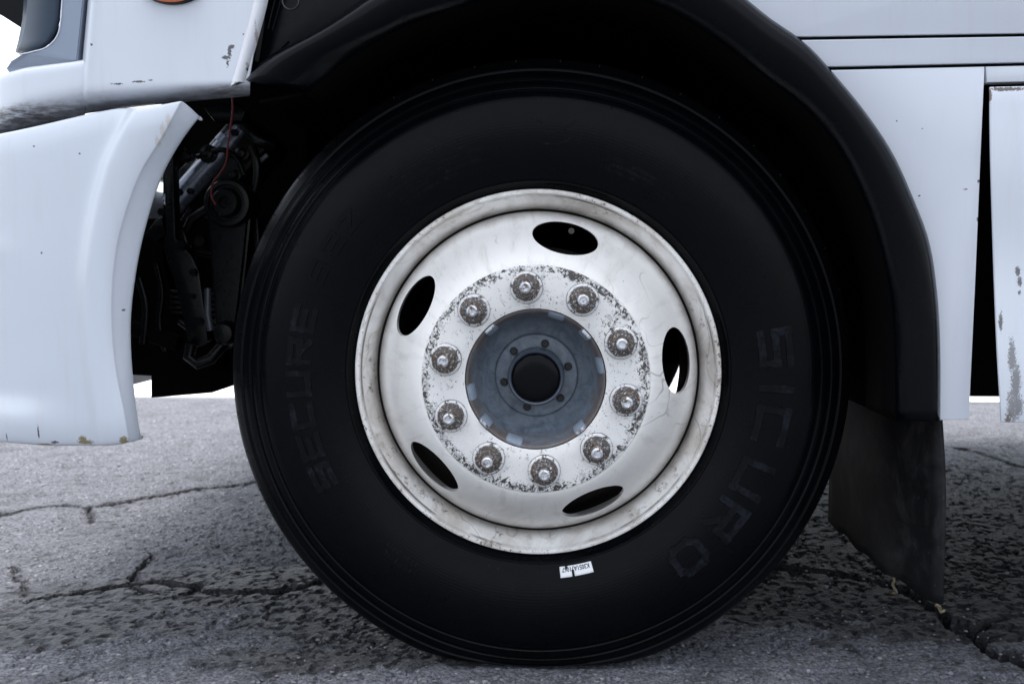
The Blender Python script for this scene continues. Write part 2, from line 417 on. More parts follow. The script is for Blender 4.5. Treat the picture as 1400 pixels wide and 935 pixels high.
def wheel_white(name, kind):
    n = NT(name); r = n.radius()
    base = n.mix(n.noise(9, 5, 0.6, 0.5), (0.90, 0.885, 0.845), (0.82, 0.81, 0.78))
    c = base
    big = n.noise(6.5, 4, 0.6)
    # dried splash outlines: thin contour lines of a slow noise
    def lines(scale, width, dist=0.0):
        f = n.noise(scale, 2.5, 0.5, dist)
        return n.step(n.math('ABSOLUTE', n.math('SUBTRACT', n.math('FRACT', n.math('MULTIPLY', f, 7.0)), 0.5)), width, width*0.25)
    x_, y_, z_ = n.xyz()
    cb = n.n('ShaderNodeCombineXYZ'); n.l(n.math('MULTIPLY', n.math('ARCTAN2', z_, x_), 9.0), cb.inputs[0]); n.l(n.math('MULTIPLY', r, 16.0), cb.inputs[1])
    run = n.noise(1.0, 5, .7, .3, cb.outputs[0])
    if kind == 'barrel':
        film = n.math('MULTIPLY', n.step(n.noise(11, 5, 0.65, 0.8), 0.36, 0.66), 0.70)
        c = n.mix(film, c, (0.46, 0.41, 0.35))
        c = n.mix(n.math('MULTIPLY', lines(5.5, 0.05, 0.6), n.math('MULTIPLY', n.step(big, 0.45, 0.62), 0.40)), c, (0.20, 0.165, 0.135))
        c = n.mix(n.math('MULTIPLY', n.step(n.noise(55, 5, 0.75), 0.54, 0.70), n.step(n.noise(4.5, 3), 0.42, 0.62)), c, (0.16, 0.12, 0.095))
        # grime packed where the barrel meets the disc
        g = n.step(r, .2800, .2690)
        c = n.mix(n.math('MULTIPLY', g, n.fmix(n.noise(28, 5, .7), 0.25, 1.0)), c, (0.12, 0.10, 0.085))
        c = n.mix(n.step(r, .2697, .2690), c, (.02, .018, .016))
        e = n.math('MULTIPLY', n.step(r, .2895, .2925), n.step(n.math('ADD', n.noise(150, 5, .75), n.math('MULTIPLY', n.noise(5, 3), .25)), 0.715, 0.75))
        c = n.mix(e, c, (0.055, 0.045, 0.04))
        # thin rust line along the fold of the flange
        fl = n.math('MULTIPLY', n.step(n.math('ABSOLUTE', n.math('SUBTRACT', r, .2885)), .0016, .0004), n.step(n.noise(9, 4), 0.42, 0.6))
        c = n.mix(n.math('MULTIPLY', fl, .8), c, (0.09, 0.065, 0.05))
    elif kind == 'disc':
        c = n.mix(n.math('MULTIPLY', n.step(run, .48, .78), .42), c, (0.42, 0.39, 0.35))
        c = n.mix(n.math('MULTIPLY', n.step(n.noise(5, 5, .65, .6), .45, .70), .28), c, (0.48, 0.46, 0.43))
        c = n.mix(n.math('MULTIPLY', lines(4.2, 0.022, 0.9), n.math('MULTIPLY', n.step(big, 0.46, 0.60), 0.55)), c, (0.30, 0.27, 0.24))
        g = n.step(n.math('ADD', r, n.math('MULTIPLY', n.noise(14, 4, .7), .016)), .254, .276)
        c = n.mix(n.math('MULTIPLY', g, n.fmix(n.noise(28, 5, .7), 0.2, 0.95)), c, (0.20, 0.17, 0.145))
        c = n.mix(n.step(r, .2652, .2660), c, (.02, .018, .016))
        v = n.voro(75); sp = n.math('MULTIPLY', n.step(n.math('ADD', v, n.math('MULTIPLY', n.noise(260, 2), .15)), .15, .10), n.step(n.noise(13, 3), .52, .62))
        c = n.mix(sp, c, (0.10, 0.085, 0.075))
    else:  # chipped clamping face: paint flakes off, most along its rim and round the nuts
        edge = n.step(n.math('ABSOLUTE', n.math('SUBTRACT', r, .170)), .017, .0)
        dens = n.math('ADD', n.math('MULTIPLY', edge, .11), n.math('MULTIPLY', n.noise(16, 3, .6), .22))
        f1 = n.math('ADD', n.noise(190, 6, 0.74, 0.8), dens)
        ch = n.step(f1, 0.722, 0.745)
        grey = n.step(n.math('ADD', n.noise(60, 6, 0.75), dens), 0.68, 0.76)
        c = n.mix(n.math('MULTIPLY', grey, .55), n.mix(n.noise(40, 5, .7), (0.84, 0.83, 0.80), (0.70, 0.695, 0.675)), (0.33, 0.325, 0.32))
        ch = n.math('MAXIMUM', ch, n.step(n.math('ADD', n.noise(62, 6, 0.7, 1.2), n.math('MULTIPLY', dens, .8)), .735, .75))
        c = n.mix(ch, c, (0.055, 0.05, 0.048))
        n.bump(n.math('SUBTRACT', n.noise(200, 4, .7), ch), 0.35, 0.0012)
    n.col(c); n.set(n.fmix(n.noise(30, 4), 0.34, 0.55), 0, 0.5)
    if kind != 'face': n.bump(n.noise(40, 4, .6), 0.05, 0.001)
    return n.m
M_barrel, M_disc, M_face = wheel_white('stained_white_rim', 'barrel'), wheel_white('white_wheel_disc', 'disc'), wheel_white('chipped_white_paint', 'face')

def hub_mat():
    n = NT('blue_grey_hub_paint'); r = n.radius()
    c = n.mix(n.step(n.noise(42, 6, 0.75, 0.8), .12, .88), (0.045, 0.062, 0.086), (0.215, 0.260, 0.310))
    c = n.mix(n.math('MULTIPLY', n.step(n.noise(10, 4, .7), .45, .7), .5), c, (0.15, 0.168, 0.185))
    ru = n.math('MULTIPLY', n.step(n.math('ADD', r, n.math('MULTIPLY', n.noise(24, 5, .7), .04)), .109, .130), .85)
    c = n.mix(ru, c, n.mix(n.noise(90, 4), (0.075, 0.05, 0.035), (0.16, 0.13, 0.11)))
    n.col(c); n.set(n.fmix(n.noise(50, 4), .35, .6), 0, .5); n.bump(n.noise(170, 5, .7), .35, .0012)
    return n.m
M_hub = hub_mat()
M_tab = plain('worn_blue_grey_pad', (0.22, 0.27, 0.33), 0.45, 0, 0.5, 0.35, 90, 0.3)
M_cap = plain('black_hub_cap', (0.0016, 0.002, 0.003), 0.22, 0, 0.12, 0.4, 60, 0.05)
M_capring = plain('clear_cap_ring', (0.055, 0.068, 0.090), 0.16, 0, 0.8, 0.4, 60, 0.06)
def steel(name, a, b, rust, rough):
    n = NT(name); oi = n.n('ShaderNodeObjectInfo'); off = n.n('ShaderNodeVectorMath', operation='ADD'); n.l(n.co, off.inputs[0]); n.l(oi.outputs['Location'], off.inputs[1])
    f = n.noise(180, 5, .7, .5, off.outputs[0]); g = n.noise(90, 5, .7, .8, off.outputs[0])
    c = n.mix(f, a, b); rm = n.step(g, .5-.12*rust, .5+.12)
    c = n.mix(rm, c, n.mix(f, (0.010, 0.007, 0.005), (0.21, 0.145, 0.095)))
    if rust > 0:
        fl = n.step(n.noise(330, 4, .7, .6, off.outputs[0]), .565, .62); c = n.mix(fl, c, (.62, .63, .65)); rm = n.math('MAXIMUM', rm, fl)
    n.col(c); n.set(n.fmix(f, rough-.1, rough+.2)); n.l(n.fmix(rm, .9, .15), n.b.inputs['Metallic'])
    n.bump(f, .9, .0022); return n.m
M_nut = steel('rusty_nut_steel', (0.05, 0.05, 0.052), (0.20, 0.195, 0.19), 1.0, .40)
M_stud = steel('bright_stud_end', (0.40, 0.41, 0.43), (0.85, 0.87, 0.90), -.15, .30)
M_washer = NT('chipped_washer')
_k = M_washer.step(M_washer.math('ADD', M_washer.noise(160, 5, .75), M_washer.math('MULTIPLY', M_washer.noise(40, 3), .2)), .655, .70)
_wr = M_washer.math('MULTIPLY', M_washer.step(M_washer.radius(), .0222, .0236), M_washer.step(M_washer.noise(140, 4, .7), .36, .52))
_k = M_washer.math('MAXIMUM', _k, _wr)
M_washer.col(M_washer.mix(_k, (0.72, 0.72, 0.72), (0.045, 0.035, 0.03))); M_washer.set(.45); M_washer.bump(_k, -.4, .001); M_washer = M_washer.m
M_drum = plain('rusty_drum_and_rim_shade', (0.010, 0.009, 0.009), 0.8, 0, .2, .5, 40, .4)

# block letters: strokes in a unit cell, x to the right, y up
FONT = {
 'S': [[(1, 1), (0, 1), (0, .52), (1, .52), (1, 0), (0, 0)]], 'E': [[(1, 1), (0, 1), (0, 0), (1, 0)], [(0, .5), (.85, .5)]],
 'C': [[(1, 1), (0, 1), (0, 0), (1, 0)]], 'U': [[(0, 1), (0, 0), (1, 0), (1, 1)]], 'R': [[(0, 0), (0, 1), (1, 1), (1, .5), (0, .5)], [(.45, .5), (1, 0)]],
 'I': [[(.5, 0), (.5, 1)]], 'O': [[(0, .22), (0, .78), (.22, 1), (.78, 1), (1, .78), (1, .22), (.78, 0), (.22, 0), (0, .22)]],
 '2': [[(0, 1), (1, 1), (1, .5), (0, .5), (0, 0), (1, 0)]], 'Z': [[(0, 1), (1, 1), (0, 0), (1, 0)]]}
def on_tyre(a, b, rc, ang, h):
    """a: along the writing (clockwise), b: outwards; both metres from (rc, ang)"""
    r = rc+b; th = ang - a/rc
    return (r*math.cos(th), side_y(r)-h, r*math.sin(th))
def word(bm, chars, rc, angs, hgt, wid, sw, raise_=.0013):
    for ch, an in zip(chars, angs):
        for st in FONT[ch]:
            for i, ((x0, y0), (x1, y1)) in enumerate(zip(st, st[1:])):
                A = Vector(((x0-.5)*(wid-sw), (y0-.5)*(hgt-sw))); B = Vector(((x1-.5)*(wid-sw), (y1-.5)*(hgt-sw)))
                t = (B-A).normalized(); nrm = Vector((-t.y, t.x)); A2 = A-t*sw*.5; B2 = B+t*sw*.5
                k = max(2, int((B2-A2).length/.007)+1)
                rr = raise_*(1+.04*i)
                top, bot = [], []
                for j in range(k):
                    c = A2.lerp(B2, j/(k-1))
                    for lst, sc, hh in ((top, .42, rr), (bot, .5, -.0006)):
                        p, q = c+nrm*sw*sc, c-nrm*sw*sc
                        lst.append((bm.verts.new(on_tyre(p.x, p.y, rc, R(an), hh)), bm.verts.new(on_tyre(q.x, q.y, rc, R(an), hh))))
                for j in range(k-1):
                    bm.faces.new((top[j][0], top[j][1], top[j+1][1], top[j+1][0]))
                    for s in (0, 1): bm.faces.new((top[j][s], top[j+1][s], bot[j+1][s], bot[j][s]))
                for j in (0, k-1): bm.faces.new((top[j][0], bot[j][0], bot[j][1], top[j][1]))
def print_text(txt, size, rc, ang, h, extr=.0, squeeze=1.0, bold=0.0):
    cu = bpy.data.curves.new('t', 'FONT'); cu.body = txt; cu.size = size; cu.align_x = 'CENTER'; cu.align_y = 'CENTER'; cu.resolution_u = 2; cu.offset = bold
    o = bpy.data.objects.new('t', cu); scene.collection.objects.link(o)
    me = bpy.data.meshes.new_from_object(o.evaluated_get(bpy.context.evaluated_depsgraph_get()))
    bpy.data.objects.remove(o); bpy.data.curves.remove(cu)
    for v in me.vertices: v.co = on_tyre(v.co.x*squeeze, v.co.y, rc, R(ang), h)
    return me

def build_wheel():
    W = empty('wheel', (-.0035, 0, ZC), truck)
    bm = bmesh.new(); lathe(bm, TP, 224)
    for v in bm.verts: v.co = squash(*v.co)
    tyre = from_bm('tyre', bm, M_rubber, W, sharp=50)
    # shoulder nubs and tread sipes along the edge of the tread
    bm = bmesh.new()
    rnd = random.Random(5)
    for k in range(46):
        a = 2*math.pi*(k+rnd.uniform(-.05, .05))/46
        r = .5060
        x, y, z = r*math.cos(a), side_y(r)+.0002, r*math.sin(a)
        if z < -ZC+.02: continue
        rot = Matrix.Rotation(-a, 3, 'Y')
        box(bm, (x, y, z), (.0045, .0018, .0016), rot)
    for k in range(52):
        a = rnd.uniform(0, 2*math.pi); r = rnd.choice((.4945, .443, .395, .456)) ; L = rnd.uniform(.002, .006)
        y = side_y(r); 
        if r*math.sin(a) < -ZC+.03: continue
        tube(bm, [(r*math.cos(a), y+.001, r*math.sin(a)), (r*math.cos(a)+rnd.uniform(-.001, .001), y-L, r*math.sin(a)-L*.4)], [.0007, .0004], 4)
    tag(from_bm('tread_nub', bm, M_rubber, W, smooth=False), kind='stuff')
    # writing
    bm = bmesh.new(); word(bm, 'SECURE', .3880, (205.5, 197.8, 190, 182.3, 174.5, 166.6), .041, .0445, .0115); from_bm('raised_lettering', bm, M_letter, W, smooth=False)
    bm = bmesh.new(); word(bm, 'SICURO', .3840, (6.9, -2.9, -11.7, -25.4, -36.9, -49.8), .056, .062, .0135); from_bm('raised_lettering', bm, M_letter, W, smooth=False)
    bm = bmesh.new(); word(bm, 'S2Z', .3900, (154.8, 147.3, 140.6), .032, .036, .008, .0012); from_bm('raised_lettering', bm, M_rubber, W, smooth=False)
    for txt, s, rc, an, sq in (('DOT 1N0 4CX 33 G', .0105, .3270, 263.5, 1.5), ('(E4) 0054', .0105, .3300, 245, 1.5), ('152/148M', .012, .3690, 233.5, 1.3), ('149/146L', .012, .3830, 233.5, 1.3),
                               ('RADIAL TUBELESS', .007, .3190, 189, 1.7), ('ALL STEEL', .007, .3190, 176, 1.7)):
        link('small_lettering', print_text(txt, s, rc, an, .0006, 0, sq), M_letter, W, False)
    # rows of small moulded type above the rim, too fine to read
    bm = bmesh.new()
    for row in range(5):
        rr = .348+row*.0085
        for side, a0, a1 in ((0, 104, 128), (1, 52, 72)):
            if side and row > 2: continue
            a = a0 + rnd.uniform(0, 3)
            while a < a1:
                wd = rnd.uniform(.6, 2.2)
                if rnd.random() < .8:
                    k = 0
                    while k < wd:
                        x = R(a+k); hgt = rnd.uniform(.0022, .0036)
                        q = [(rr-hgt, x), (rr+hgt, x), (rr+hgt, x+R(.20)), (rr-hgt, x+R(.20))]
                        bm.faces.new([bm.verts.new((r_*math.cos(t), side_y(r_)-.0006, r_*math.sin(t))) for r_, t in q]); k += .36
                a += wd+.35
    tag(from_bm('small_lettering', bm, M_letter, W, smooth=False), kind='stuff')
    # the moulded emblem at the top
    bm = bmesh.new()
    for pts in ([(-.030, .030), (-.018, .022), (-.010, .006), (.004, .006), (.022, .016), (.034, .026)], [(-.012, -.012), (.012, -.012), (.028, -.004), (.032, .010)], [(.044, -.010), (.046, .004), (.044, .016)]):
        for (x0, y0), (x1, y1) in zip(pts, pts[1:]):
            A, B = Vector((x0, y0)), Vector((x1, y1)); t = (B-A).normalized(); nn = Vector((-t.y, t.x))*.0017; A = A-t*.001; B = B+t*.001
            bm.faces.new([bm.verts.new(on_tyre(p.x, p.y, .382, R(86.5), .0008)) for p in (A+nn, A-nn, B-nn, B+nn)])
    tag(from_bm('moulded_emblem', bm, M_letter, W, smooth=False), kind='stuff')
    # stock label
    bm = bmesh.new(); rc, an = .3285, -78.4; nx, ny = 14, 5
    V = {}
    for i in range(nx+1):
        for j in range(ny+1): V[i, j] = bm.verts.new(on_tyre((i/nx-.5)*.054, (j/ny-.5)*.0168, rc, R(an), .0009))
    for i in range(nx):
        for j in range(ny):
            if i == 8 and j >= 2: continue
            bm.faces.new((V[i, j], V[i+1, j], V[i+1, j+1], V[i, j+1]))
    M_label = plain('white_label_paper', (0.86, 0.87, 0.88), .5, 0, .5, .05, 60, .05)
    lo = from_bm('stock_label', bm, M_label, W); so_ = lo.modifiers.new('s', 'SOLIDIFY'); so_.thickness = .0003; so_.offset = -1
    M_ink = plain('black_ink', (0.008, 0.008, 0.009), .5, 0, .3, .1, 60, 0)
    link('label_print', print_text('K3051A71067', .0098, rc-.0036, an, .00145, 0, .80, .00022), M_ink, W, False)
    bm = bmesh.new(); bm.faces.new([bm.verts.new(on_tyre(a, b, rc, R(an), .00135)) for a, b in ((.0135, -.0085), (.018, -.0085), (.018, -.0045), (.0135, -.0045))]); from_bm('label_print', bm, M_ink, W, smooth=False)

    # rim: flange, barrel, the well behind
    rim = [(.2935, .016), (.2965, .012), (.2985, .006), (.2983, .001), (.2968, -.0015), (.2940, -.0022), (.2912, -.001), (.2893, .0028), (.2884, .0062), (.2872, .0078),
           (.2835, .0125), (.2785, .0200), (.2735, .0285), (.2702, .0370), (.2692, .0480), (.2695, .080), (.2690, .10), (.2620, .13), (.2620, .20), (.275, .225), (.290, .236), (.297, .240),
           (.2935, .250), (.285, .245), (.270, .238), (.2570, .21), (.2570, .13), (.2630, .10), (.2640, .05), (.2700, .042), (.2790, .030), (.286, .020)]
    bm = bmesh.new(); lathe(bm, rim, 224, closed=True); 
    rimo = from_bm('rim', bm, [M_barrel, M_drum], W, sharp=40)
    for p in rimo.data.polygons:
        if sum(rimo.data.vertices[i].co.y for i in p.vertices)/len(p.vertices) > .055: p.material_index = 1  # white barrel coloured dark inside, painting in its shade
    # disc with five hand holes
    front = [(.2640, .075), (.2660, .055), (.2662, .047), (.2652, .0405), (.2620, .0335), (.2570, .0255), (.2480, .0130), (.2380, -.0040), (.2280, -.0220), (.2180, -.0390), (.2080, -.0540), (.1980, -.0660), (.1900, -.0745), (.1830, -.0800), (.1790, -.0825), (.1770, -.0830), (.1758, -.0848), (.1740, -.0856),
             (.1600, -.0858), (.1450, -.0858), (.1300, -.0858), (.1105, -.0858), (.1090, -.0850)]
    back = [(.1090, -.0745), (.150, -.0745), (.1700, -.0730), (.1850, -.0660), (.2000, -.0490), (.2150, -.0260), (.2280, -.002), (.2400, .0190), (.2480, .0350), (.2540, .0480), (.2550, .075)]
    bm = bmesh.new(); lathe(bm, front+back, 240, closed=True)
    disc = from_bm('wheel_disc', bm, [M_disc, M_face, M_drum], W, sharp=30)
    bm = bmesh.new()
    for k in range(5):
        a = R(6.2+72*k); rc = .2235
        n = 56; ra, rb = .0265, .0535
        lo_, hi_ = [], []
        for j in range(n):
            t = 2*math.pi*j/n
            rx = rc + ra*math.cos(t); tx = rb*math.sin(t)
            p = Vector((rx*math.cos(a)-tx*math.sin(a), 0, rx*math.sin(a)+tx*math.cos(a)))
            lo_.append(bm.verts.new((p.x, -.15, p.z))); hi_.append(bm.verts.new((p.x, .1, p.z)))
        bm.faces.new(lo_); bm.faces.new(hi_)
        for j in range(n): bm.faces.new((lo_[j], lo_[(j+1) % n], hi_[(j+1) % n], hi_[j]))
    cut = from_bm('cutter', bm, None, W, smooth=False)
    bo = disc.modifiers.new('b', 'BOOLEAN'); bo.operation = 'DIFFERENCE'; bo.object = cut; bo.solver = 'EXACT'
    apply_mods(disc); bpy.data.objects.remove(cut)
    disc.data.set_sharp_from_angle(angle=R(30))
    for p in disc.data.polygons:
        c = Vector((0, 0, 0))
        for i in p.vertices: c += disc.data.vertices[i].co
        c /= len(p.vertices); rr = math.hypot(c.x, c.z)
        if rr < .1752 and c.y < -.08: p.material_index = 1
        elif p.normal.y > .2: p.material_index = 2
        else: p.material_index = 0
    rimo.scale = disc.scale = (1.008, 1, 1.008)
    # brake drum and backing behind the disc
    bm = bmesh.new(); lathe(bm, [(.03, .0), (.112, .0), (.125, .005), (.16, .03), (.19, .06), (.210, .07), (.212, .225), (.19, .23), (.03, .23)], 96); from_bm('brake_drum', bm, M_drum, W)
    # hub bowl
    hub = [(.1086, -.0700), (.1084, -.0835), (.1072, -.0842), (.1050, -.0825), (.1030, -.0740), (.1000, -.0560), (.0955, -.0390), (.0890, -.0260), (.0810, -.0170), (.0730, -.0120), (.0680, -.0105), (.0670, -.0160), (.0655, -.0195), (.0630, -.0205), (.0460, -.0205), (.0450, -.0190), (.02, -.019)]
    bm = bmesh.new(); lathe(bm, hub, 160); from_bm('hub', bm, M_hub, W, sharp=40)
    bm = bmesh.new(); lathe(bm, [(.0435, -.0190), (.0450, -.0230), (.0456, -.0490), (.0450, -.0550), (.0436, -.0592), (.0416, -.0610), (.0396, -.0598), (.0383, -.0568)], 96); from_bm('hub_cap_ring', bm, M_capring, W, sharp=50)
    bm = bmesh.new(); lathe(bm, [(.0400, -.0500), (.0392, -.0565), (.0370, -.0605), (.0330, -.0628), (.0250, -.0638), (.0120, -.0642), (.0008, -.0643)], 96, cap='last'); from_bm('hub_cap', bm, M_cap, W, sharp=50)
    # hub bolts
    bm = bmesh.new(); lathe(bm, [(.0066, .0), (.0066, -.0012), (.0056, -.0014), (.0054, -.0056), (.0046, -.0064), (.0030, -.0064), (.0027, -.0048), (.0004, -.0048)], 24, cap='last')
    M_bolt = plain('dark_bolt', (0.016, 0.016, 0.018), .5, .2, .5, .4, 120, .4)
    b0 = None
    for k, an in enumerate((75, 16, -43, 254, 192, 133)):
        a = R(an); 
        if b0 is None: b0 = from_bm('hub_bolt', bm, M_bolt, W); o = b0
        else: o = b0.copy(); scene.collection.objects.link(o)
        o.location = (.0535*math.cos(a), -.0204, .0535*math.sin(a))
    # pilot pads round the bore
    for an, proud in ((132, 1), (72, 0), (42, 1), (12, 0), (-48, 1), (251, 0), (221, 1), (192, 0)):
        bm = bmesh.new(); wd = .0105 if proud else .0135
        prof = [(.0970, -.0560), (.0990, -.0740), (.1040, -.0865 if proud else -.0830), (.1060, -.0885 if proud else -.0842), (.1078, -.0880 if proud else -.0842), (.1080, -.0700), (.0985, -.0480)]
        L = [[bm.verts.new((r_*1.0, y_, s*wd*(.82 if i == 0 else 1))) for i, (r_, y_) in enumerate(prof)] for s in (-1, 1)]
        m_ = len(prof)
        for i in range(m_): bm.faces.new((L[0][i], L[0][(i+1) % m_], L[1][(i+1) % m_], L[1][i]))
        bm.faces.new(L[0]); bm.faces.new(L[1])
        bmesh.ops.bevel(bm, geom=list(bm.edges), offset=.0014, segments=2, affect='EDGES')
        bmesh.ops.transform(bm, matrix=Matrix.Rotation(-R(an), 4, 'Y'), verts=bm.verts)
        from_bm('pilot_pad', bm, M_tab if True else M_hub, W)
        if proud:    # worn bright tip
            bm = bmesh.new(); box(bm, (.1055, -.0886, 0), (.0050, .0022, .0165)); bevel_all(bm, .0008, 2)
            bmesh.ops.transform(bm, matrix=Matrix.Rotation(-R(an), 4, 'Y'), verts=bm.verts); from_bm('worn_pad_tip', bm, M_stud, W)
    # lug nuts: washer flange, six-sided nut, stud end, in one mesh each
    proto = None
    rnd = random.Random(11)
    def nut_mesh(i):
        bm = bmesh.new()
        lathe(bm, [(.0238, .001), (.0236, -.0020), (.0225, -.0040), (.0205, -.0052), (.0190, -.0054), (.0100, -.0054)], 40)
        for f in bm.faces: f.material_index = 0
        n0 = len(bm.faces); bm.faces.ensure_lookup_table()
        # the nut
        prof = [(1.03, -.0052), (1.03, -.0095), (.97, -.0105), (.97, -.0205), (.90, -.0232), (.70, -.0240), (.56, -.0238), (.53, -.0215)]
        rings = []
        for s, y in prof:
            ring = []
            for k in range(48):
                t = 2*math.pi*k/48; hexr = .0180/ max(.866, math.cos(((t+math.pi/6) % (math.pi/3))-math.pi/6))
                rr = hexr*.905*s*.9 if -.022 < y < -.010 else (.0188*s if y > -.012 else .0158*s)
                rr *= 1+rnd.uniform(-.035, .035)
                ring.append(bm.verts.new((rr*math.cos(t), y+rnd.uniform(-.0006, .0006), rr*math.sin(t))))
            rings.append(ring)
        fs = []
        for a_, b_ in zip(rings, rings[1:]):
            for k in range(48): fs.append(bm.faces.new((a_[k], a_[(k+1) % 48], b_[(k+1) % 48], b_[k])))
        for f in fs: f.material_index = 1
        # stud with thread
        pr = [(.0090, -.021)]; y = -.0215
        L = .033 + rnd.uniform(0, .006)
        while y > -L: pr += [(.0090, y), (.0081, y-.0009)]; y -= .0018
        k0 = len(pr)
        pr += [(.0082, -L-.0005), (.0070, -L-.0020), (.0052, -L-.0024), (.0042, -L-.0008), (.0005, -L-.0006)]
        before = set(bm.faces)
        lathe(bm, pr, 32, cap='last')
        for f in bm.faces:
            if f not in before: f.material_index = 2 if f.calc_center_median().y < -L-.0004 else 1
        bmesh.ops.transform(bm, matrix=Matrix.Rotation(rnd.uniform(0, 1), 4, 'Y'), verts=bm.verts)
        bmesh.ops.recalc_face_normals(bm, faces=bm.faces)
        return bm
    for k in range(10):
        a = R(95.6-36*k)
        o = from_bm('lug_nut', nut_mesh(k), [M_washer, M_nut, M_stud], W, sharp=45)
        o.scale = (1.08, 1.05, 1.08); o.location = (.1432*math.cos(a), -.0858, .1432*math.sin(a)); o.rotation_euler = (rnd.uniform(-.02, .02), rnd.uniform(0, 6), rnd.uniform(-.02, .02))
    # valve
    bm = bmesh.new(); q = P(784, 316, .03)-Vector((0, 0, ZC)); tube(bm, [q+Vector((0, .05, .012)), q+Vector((0, .01, 0)), q+Vector((0, -.004, 0))], [.005, .0045, .005], 14); 
    from_bm('valve_stem', bm, plain('valve_brass', (.06, .055, .05), .4, .6, .5, .3, 90, .1), W)
    return W
W = build_wheel()
# the far wheel on the other end of the axle
W2 = W.copy(); scene.collection.objects.link(W2); W2.location = (0, 2*YM, ZC); W2.rotation_euler = (0, 0, math.pi)
for ch in list(W.children):
    if ch.name.split('.')[0] in ('tyre', 'rim', 'wheel_disc', 'brake_drum', 'hub'):
        c = ch.copy(); scene.collection.objects.link(c); c.parent = W2

# ---- wheel arch
OUT = [(340, 112), (354, 96), (378, 77), (436, 45), (478, 18), (504, 0), (560, -32), (630, -58), (700, -74), (780, -80), (860, -73), (930, -52), (990, -18), (1050, 29), (1081, 50), (1108, 72), (1140, 108), (1180, 157), (1216, 211), (1243, 270), (1266, 332), (1277, 404), (1281, 480), (1281, 575)]
INN = [(412, 123), (440, 103), (467, 82), (515, 53), (562, 29), (620, 10), (660, -4), (720, -17), (780, -20), (850, -10), (920, 14), (985, 54), (1050, 105), (1095, 139), (1140, 189), (1176, 252), (1203, 323), (1221, 404), (1226, 480), (1228, 575)]
def build_arch():
    N = 90
    o_ = resample(smooth_curve(OUT, 6), N); i_ = resample(smooth_curve(INN, 6), N)
    prof = [(-.03, -.112), (0, -.1215), (.02, -.133), (.06, -.1400), (.13, -.1440), (.22, -.1450), (.36, -.1435), (.55, -.1380), (.75, -.1290), (.92, -.1190), (1.0, -.110), (1.0, -.06), (.98, .03)]
    bm = bmesh.new(); rows = []
    for k in range(N):
        (a, b), (c, d) = o_[k], i_[k]
        row = []
        for t, y in prof:
            u, v = a+(c-a)*t, b+(d-b)*t
            yy = y
            if k < 10: yy = y + (1-k/10)*.03*(t if t <= 1 else 1) * (0 if y > -.1 else 1)*.6
            base = P(u, v, min(yy, -.110))
            row.append(Vector((base.x, yy, base.z)))
        rows.append(row)
    grid(bm, rows)
    bm.faces.ensure_lookup_table()
    for i_f, f in enumerate(bm.faces):
        if i_f % (len(prof)-1) >= len(prof)-3: f.material_index = 1
    o = from_bm('wheel_arch', bm, [M_black, M_dark], truck, sharp=60)
    s = o.modifiers.new('s', 'SOLIDIFY'); s.thickness = .004; s.offset = 1
    apply_mods(o)
    # screw
    bm = bmesh.new(); c = P(382, 101, -.137)
    lathe(bm, [(.0062, .006), (.0060, 0), (.0045, -.0022), (.0025, -.0024), (.0020, -.0010), (.0003, -.0010)], 20, cap='last'); bmesh.ops.translate(bm, vec=c, verts=bm.verts)
    from_bm('arch_screw', bm, plain('grey_screw', (.10, .105, .11), .4, .6, .5, .2, 90, .1), o)
    # inner liner
    bm = bmesh.new(); rows = []
    lin = resample(smooth_curve([(350, 135)]+INN[0:], 6), 70)
    for u, v in lin:
        p = P(u, v, -.110); p0 = Vector((p.x, 0, p.z)); cc = Vector((.02, 0, .62)); d = (p0-cc).normalized()
        rows.append([Vector((p0.x, y, p0.z)) + d*e for y, e in ((-.088, .003), (-.02, .02), (.10, .03), (.30, .035), (.52, .02))])
    grid(bm, rows); ol = from_bm('arch_liner', bm, M_dark, truck, sharp=60)
    s = ol.modifiers.new('s', 'SOLIDIFY'); s.thickness = .004; apply_mods(ol)
    # inner wall of the well
    bm = bmesh.new(); box(bm, (.0, .545, .86), (1.25, .03, .80)); from_bm('well_wall', bm, M_dark, truck, smooth=False)
build_arch()

# ---- body side, right of the wheel
def arch_piece(u0, u1, v1, off=3):
    pts = [p for p in smooth_curve(OUT, 5) if u0 <= p[0] <= u1 and p[1] <= v1]
    return pts
wp_side = white_paint('white_side_paint')
def vA(u): return 50.5-.0158*(u-1085)
def vB0(u): return 55.2-.0158*(u-1085)
def vB1(u): return 91.5-.0222*(u-1127)
def vC(u): return 96.2-.0222*(u-1127)
TOPV = -1500; RIGHT = 6200
archA = [p for p in smooth_curve(OUT, 5) if 556 < p[0] and p[1] < vA(p[0])-0 and p[0] < 1084]
A = [(-20, TOPV), (RIGHT, TOPV+0), (RIGHT, vA(RIGHT)), (1082, vA(1082))] + list(reversed(archA)) + [(548, -40), (548, -130), (-20, -128)]
panel('side_panel', A, YB, .03, wp_side, truck, .0015)
panel('trim_strip', [(1086, vB0(1086)), (RIGHT, vB0(RIGHT)), (RIGHT, vB1(RIGHT)), (1126, vB1(1126))]+[p for p in reversed(smooth_curve(OUT, 5)) if 1090 < p[0] < 1125 and 52 < p[1] < 92], YB-.001, .03, wp_side, truck, .0012)
archC = [p for p in smooth_curve(OUT, 5) if p[0] > 1131 and p[1] > 97]
skirt_spots = []
for u, v, ru, rv in ((1337, 300, 2, 4), (1257, 268, 2, 1.6), (1226, 166, 1.2, 1.2), (1261, 176, 1.2, 1), (1338, 248, 1.4, 2.5), (1320, 259, 3, .8)):
    p = P(u, v, YB); skirt_spots.append((tuple(p), (ru*.0008, .02, rv*.0008), (.05, .05, .055)))
wp_skirt = white_paint('white_skirt_paint', skirt_spots)
